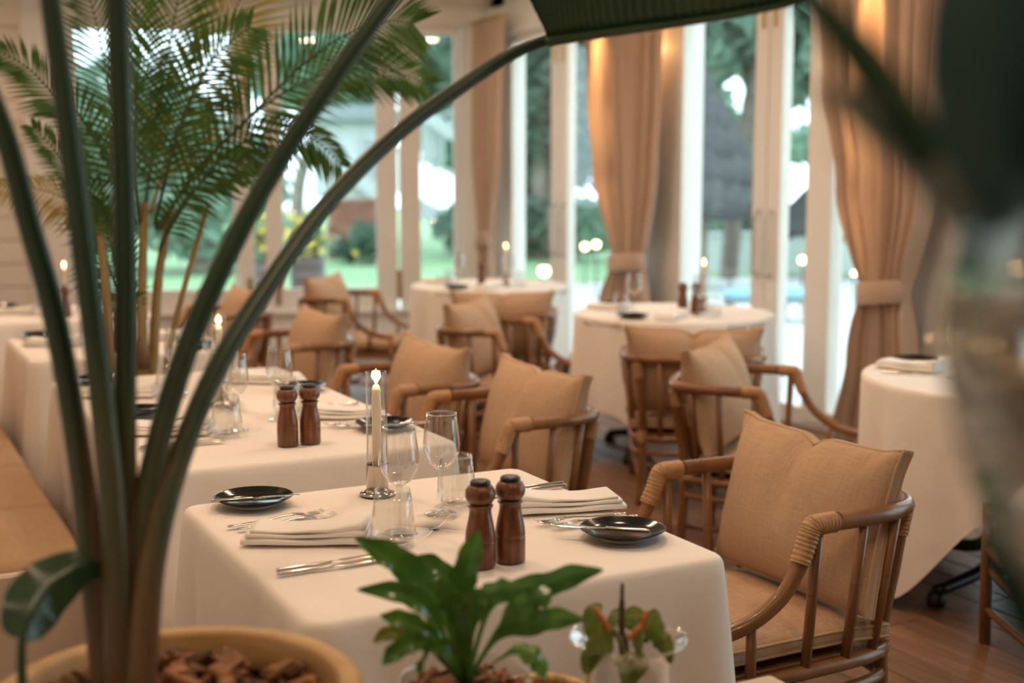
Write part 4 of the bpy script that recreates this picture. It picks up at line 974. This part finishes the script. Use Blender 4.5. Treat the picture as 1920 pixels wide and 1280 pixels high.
tree('large spreading tree above the white house', G0(560, 33), 4.6, [C(640, 60, 33, 3.0, 1.5), C(820, 40, 33, 3.2, 1.8), C(560, 150, 33, 1.3, .8), C(850, 190, 33, 1.3, 1.8), C(660, 170, 33, 1.2, .5)], M_tleaf, 560, 1)
tree('dense tree seen through the corner glass door', G0(1010, 26), 4.4, [C(1000, 30, 26, 2.2, 1.6), C(1000, 180, 27, 1.3, 1.6), C(1090, 200, 26, 1.4, 1.6), C(960, 330, 27, 1.2, 1.2)], M_tleaf2, 560, 2, tr=.3)
tree('tree hanging over the thatched shade', G0(1440, 20), 4.6, [C(1330, 10, 20, 2.0, .75), C(1480, 30, 20, 1.6, .9), C(1300, 95, 19.5, .9, .5), C(1500, 120, 20, .8, .6), C(1400, -40, 20, 2.4, .8)], M_tleaf, 700, 3)
tree('leafy tree left of the thatched shade', G0(1290, 23), 3.4, [C(1300, 260, 23, .75, 1.3), C(1290, 420, 23, .6, .8), C(1245, 320, 23, .9, 1.3)], M_tleaf, 800, 4, tr=.14)
tree('distant hedge tree behind the lawn at the right', G0(1560, 36), 2.6, [C(1500, 275, 36, 2.0, .5), C(1640, 260, 36, 2.2, .9), C(1760, 240, 36, 2.4, 1.2)], M_tleaf, 500, 5)
tree('teal tree behind the palm', G0(380, 22), 3.0, [C(400, 420, 22, 1.3, .6), C(330, 300, 22, 1.6, 1.0), C(230, 260, 22, 1.6, 1.4), C(150, 380, 22, 1.2, .9), C(460, 340, 23, .8, .6)], M_tleaf, 420, 6)
tree('dark shrub beside the red brick wall', G0(690, 24), .5, [C(690, 452, 24, .35, .28), C(650, 468, 24.2, .30, .15)], M_tleaf2, 1100, 7, tr=.06, name='garden_shrub')
tree('shrub bed under the far trees', G0(1080, 25), .9, [C(1100, 425, 25, .9, .5), C(1000, 420, 26, .9, .6), C(900, 430, 26, .9, .6)], M_tleaf2, 900, 8, tr=.06, name='garden_shrub')
tree('low shrub before the white garden wall', G0(1330, 24), .8, [C(1330, 455, 24, .5, .4), C(1400, 430, 24, .5, .5)], M_tleaf, 900, 9, tr=.05, name='garden_shrub')

tree('broad tree on the lawn beyond the right-hand doors', (17.5, 6.5, GZ), 3.0, [((17.5, 6.5, 3.2), (2.2, 2.2, 1.4)), ((16.6, 4.6, 2.6), (1.6, 1.6, 1.1)), ((17.8, 8.6, 2.4), (1.6, 1.6, 1.2))], M_tleaf, 420, 12)
def rotbox(mb, p, size, ang, bev=0): return mb.box(p, size, Matrix.Rotation(ang, 3, 'Z'), bev)
# thatched parasols
def thatch_shade(label, px, eave_y, d, rad, h, label2=None):
    e = at(px, eave_y, d); t = thing('thatched_shade', label, 'sun shade', (e.x, e.y, GZ), group='thatched shades on the lawn')
    ez = e.z - GZ
    obj('post', MB().lathe([(.09, 0), (.08, ez * .5), (.07, ez + h * .4)], n=12), M_trunk, t)
    for k in range(5):
        r0, r1 = rad * (1 - k / 5) + .05, rad * (1 - (k + 1) / 5) * .96; z0 = ez + h * k / 5 - .06; z1 = ez + h * (k + 1) / 5 + .02
        m = MB(); N_ = 48; rows = []
        for f_ in (0, .5, 1): rows.append([Vector((lerp(r0, r1, f_) * math.cos(2 * math.pi * i / N_), lerp(r0, r1, f_) * math.sin(2 * math.pi * i / N_), lerp(z0, z1, f_) + (random.uniform(-.10, .02) if f_ == 0 else 0))) for i in range(N_)])
        rows.insert(0, [p * .97 + Vector((0, 0, .05)) for p in rows[0]]); m.grid(rows, True); obj('thatch_tier', m, M_thatch, t)
thatch_shade('grey thatched shade on a post beyond the middle glass door', 1318, 388, 17.5, 1.05, 1.85)
thatch_shade('smaller grey thatched shade right of the handled door stile', 1560, 432, 20, 1.1, 1.05)
# palm trunk in the garden
t = thing('palm_tree', 'garden palm with ringed grey trunk beside the thatched shade', 'tree', G0(1362, 19.5))
b0 = Vector(t.location); tp = [(0, 0, 0)] + [tuple(at(x, y, 19.5) - b0) for x, y in ((1366, 520), (1374, 430), (1386, 350), (1400, 250), (1420, 120))]
P = cr(tp, 8); obj('trunk', MB().tube(P, [.13 + .014 * (i % 2) for i in range(len(P))], 10), mat('palm_bark', (.10, .082, .068), .9, c2=(.19, .165, .14), vscale=9), t)
m = MB()
for k in range(9):
    a = k * .7; o_ = P[-1]; dv = Vector((math.cos(a), math.sin(a), .25))
    for s in range(14):
        q = o_ + dv * (.12 * s) + Vector((0, 0, -.006 * s * s)); sd = dv.cross(Vector((0, 0, 1))).normalized()
        for sg in (-1, 1): m.add([q, q + sd * sg * .3 + dv * .25 - Vector((0, 0, .12)), q + dv * .08], [(0, 1, 2)])
o = obj('fronds', m, M_tleaf2, t, False); o['kind'] = 'stuff'
# white house with outside stair
hd = 27.0
hp = at(600, 420, hd); th = thing('white_house', 'white rendered house with outside stair behind the windows', 'house', (hp.x, hp.y, GZ))
ho = Vector(th.location); hrot = Matrix.Rotation(-YAW, 3, 'Z')
def hbox(nm, px0, px1, py0, py1, dep, m=M_house, dd=0.0, par=None, sm=False):
    a, b = at(px0, py1, hd + dd), at(px1, py0, hd + dd); c = (a + b) / 2 - ho + FV * dep / 2; w_ = (b - a).dot(RV)
    return obj(nm, MB().box(c, (abs(w_), dep, abs(b.z - a.z)), hrot), m, par or th, False)
hbox('upper_wall', 590, 712, 222, 372, 3.0); hbox('roof', 570, 730, 196, 224, 3.6, M_roof, -.3)
hbox('stair_wall', 790, 824, 215, 300, 2.0); 
def slant(nm, p0, p1, thick, dep, m=M_house, dd=-.1):
    a, b = at(*p0, hd + dd) - ho, at(*p1, hd + dd) - ho; d = (b - a); L = d.length; rot = Matrix((d.normalized(), FV, d.normalized().cross(FV))).transposed()
    return obj(nm, MB().box((a + b) / 2, (L, dep, thick), rot), m, th, False)
slant('stair_roof', (800, 216), (858, 258), .26, 1.4); slant('stair_string', (778, 384), (868, 436), .34, .5)
slant('handrail', (690, 256), (862, 330), .10, .10); slant('stair_string', (650, 318), (716, 366), .30, .5)
for k in range(16):
    px = 672 + k * 12.2; y0 = 256 + (px - 690) * .43; y1 = 330 + (px - 690) * .585
    hbox('baluster', px - 1.6, px + 1.6, y0, min(y1, 440), .05, dd=-.12)
# brick garden wall below the house
bw0, bw1 = at(612, 455, 25.5), at(708, 372, 25.5)
tw = thing('brick_wall', 'red brick garden wall under the white house', 'wall', ((bw0.x + bw1.x) / 2, (bw0.y + bw1.y) / 2, GZ), -YAW)
W_ = (bw1 - bw0).dot(RV); H_ = bw1.z - GZ
obj('mortar', MB().box((0, .12, H_ / 2), (W_ - .01, .22, H_)), M_mortar, tw, False)
bm_ = MB().box((0, 0, 0), (.228, .03, .085), bev=.004).mesh('brick', M_brick, False)
r_ = 0; z = .05
cnt = 0
while z < H_ - .04 and cnt < 290:
    xx = -W_ / 2 + .12 + (r_ % 2) * .06
    while xx < W_ / 2 - .12: link('brick', bm_, tw, (xx, .0, z)); xx += .242; cnt += 1
    z += .1; r_ += 1
# planters with yellow flowers
def planter(label, px, d, px_w, y_top, flowers):
    p = at(px, 538, d); q = at(px, y_top, d); w_ = px_w * d / FPX; hh = q.z - GZ
    t = thing('slatted_planter', label, 'planter', (p.x, p.y, GZ), -YAW, group='slatted garden planters')
    ns = 5
    for k in range(ns): obj('slat', MB().box((0, 0, hh * (k + .5) / ns), (w_, w_ * .9, hh / ns - .018), bev=.006), M_planter, t, False)
    obj('liner', MB().box((0, 0, hh / 2 - .01), (w_ - .05, w_ * .85, hh - .02)), M_soil, t, False)
    f = thing('flowering_shrub', flowers, 'shrub', (p.x, p.y, GZ + hh - .012), -YAW, group='flowering shrubs in planters')
    for nm, mt, n in (('foliage', M_tleaf, 160), ('blossoms', M_flower, 130)):
        m = MB()
        for _ in range(n):
            v = Vector((random.gauss(0, .36) * w_, random.gauss(0, .25) * w_, abs(random.gauss(.16, .13)))); a = Vector((random.gauss(0, 1), random.gauss(0, 1), random.gauss(0, 1))).normalized(); b = a.orthogonal().normalized() * .05; c_ = a.cross(b)
            m.add([v - b, v + c_, v + b, v - c_], [(0, 1, 2, 3)])
        o = obj(nm, m, mt, f, False); o['kind'] = 'stuff'
planter('grey slatted planter box seen through the wide window pane', 578, 14.5, 58, 478, 'yellow flowering shrub above the wide-pane planter box')
planter('dark slatted planter box seen in the narrow window pane', 490, 14.2, 40, 490, 'yellow flowering shrub above the narrow-pane planter box')
# low white garden wall, pool edges built as benches, lanterns
p0, p1 = at(1300, 480, 22), at(1640, 442, 22)
gw = thing('garden_wall', 'low white garden wall beyond the lawn at the right', 'wall', ((p0.x + p1.x) / 2, (p0.y + p1.y) / 2, GZ), -YAW)
obj('wall_body', MB().box((0, 0, (p1.z - GZ) / 2), ((p1 - p0).dot(RV), .25, p1.z - GZ)), M_house, gw, False); obj('coping', MB().box((0, 0, p1.z - GZ + .03), ((p1 - p0).dot(RV) + .1, .35, .06), bev=.01), M_house, gw, False)
for px, lab in ((1400, 'blue pool edge built as a low bench, behind the middle round table'), (1500, 'blue pool edge built as a low bench, right of the handled stile')):  # stands in for the pool edge, modelled as low benches
    p = at(px, 592, 13.5); t = thing('pool_edge', lab, 'bench', (p.x, p.y, GZ + .08), -YAW, group='blue pool edges built as benches')
    w_ = .48
    for k in range(3): obj('seat_slat', MB().box((0, -.14 + .14 * k, .22), (w_, .12, .03), bev=.004), M_trunk, t, False)
    for sx in (-1, 1):
        for sy in (-1, 1): obj('leg', MB().box((sx * (w_ / 2 - .05), sy * .15, .1), (.05, .05, .21)), M_trunk, t, False)
    obj('pad', MB().box((0, 0, .285), (w_ - .02, .42, .10), bev=.03), M_bluec, t)
for k, (px, py, d, r, lab) in enumerate([(1118, 458, 16, .045, 'glowing garden lantern just left of the broad curtain'), (1097, 462, 18, .05, 'softer garden lantern beside the glowing one, left of the broad curtain'), (1372, 375, 17, .045, 'orange lantern hanging by the thatched shade'), (1505, 487, 14, .042, 'glowing garden lantern right of the handled stile'), (1602, 512, 15, .03, 'small dim lantern at the left edge of the large curtain'), (1020, 508, 14, .06, 'bright ground lantern behind the farthest round table'), (1044, 470, 15, .06, 'tall lantern beside the meeting stile of the corner door')]):
    p = at(px, py, d); t = thing('garden_lantern', lab, 'lantern', (p.x, p.y, GZ), group='glowing garden lanterns'); hz = p.z - GZ
    obj('stake', MB().lathe([(.012, 0), (.010, hz - r), (.02, hz - r * .9)], n=8), M_iron, t)
    obj('globe', MB().lathe([(r * math.cos(a), hz + r * math.sin(a)) for a in [-math.pi / 2 + math.pi * q / 10 for q in range(11)]], n=16), M_bulb, t)
    obj('cap', MB().lathe([(r * .6, hz + r * .85), (0, hz + r * 1.4)], n=12), M_iron, t)
# orange flower bed under the stair
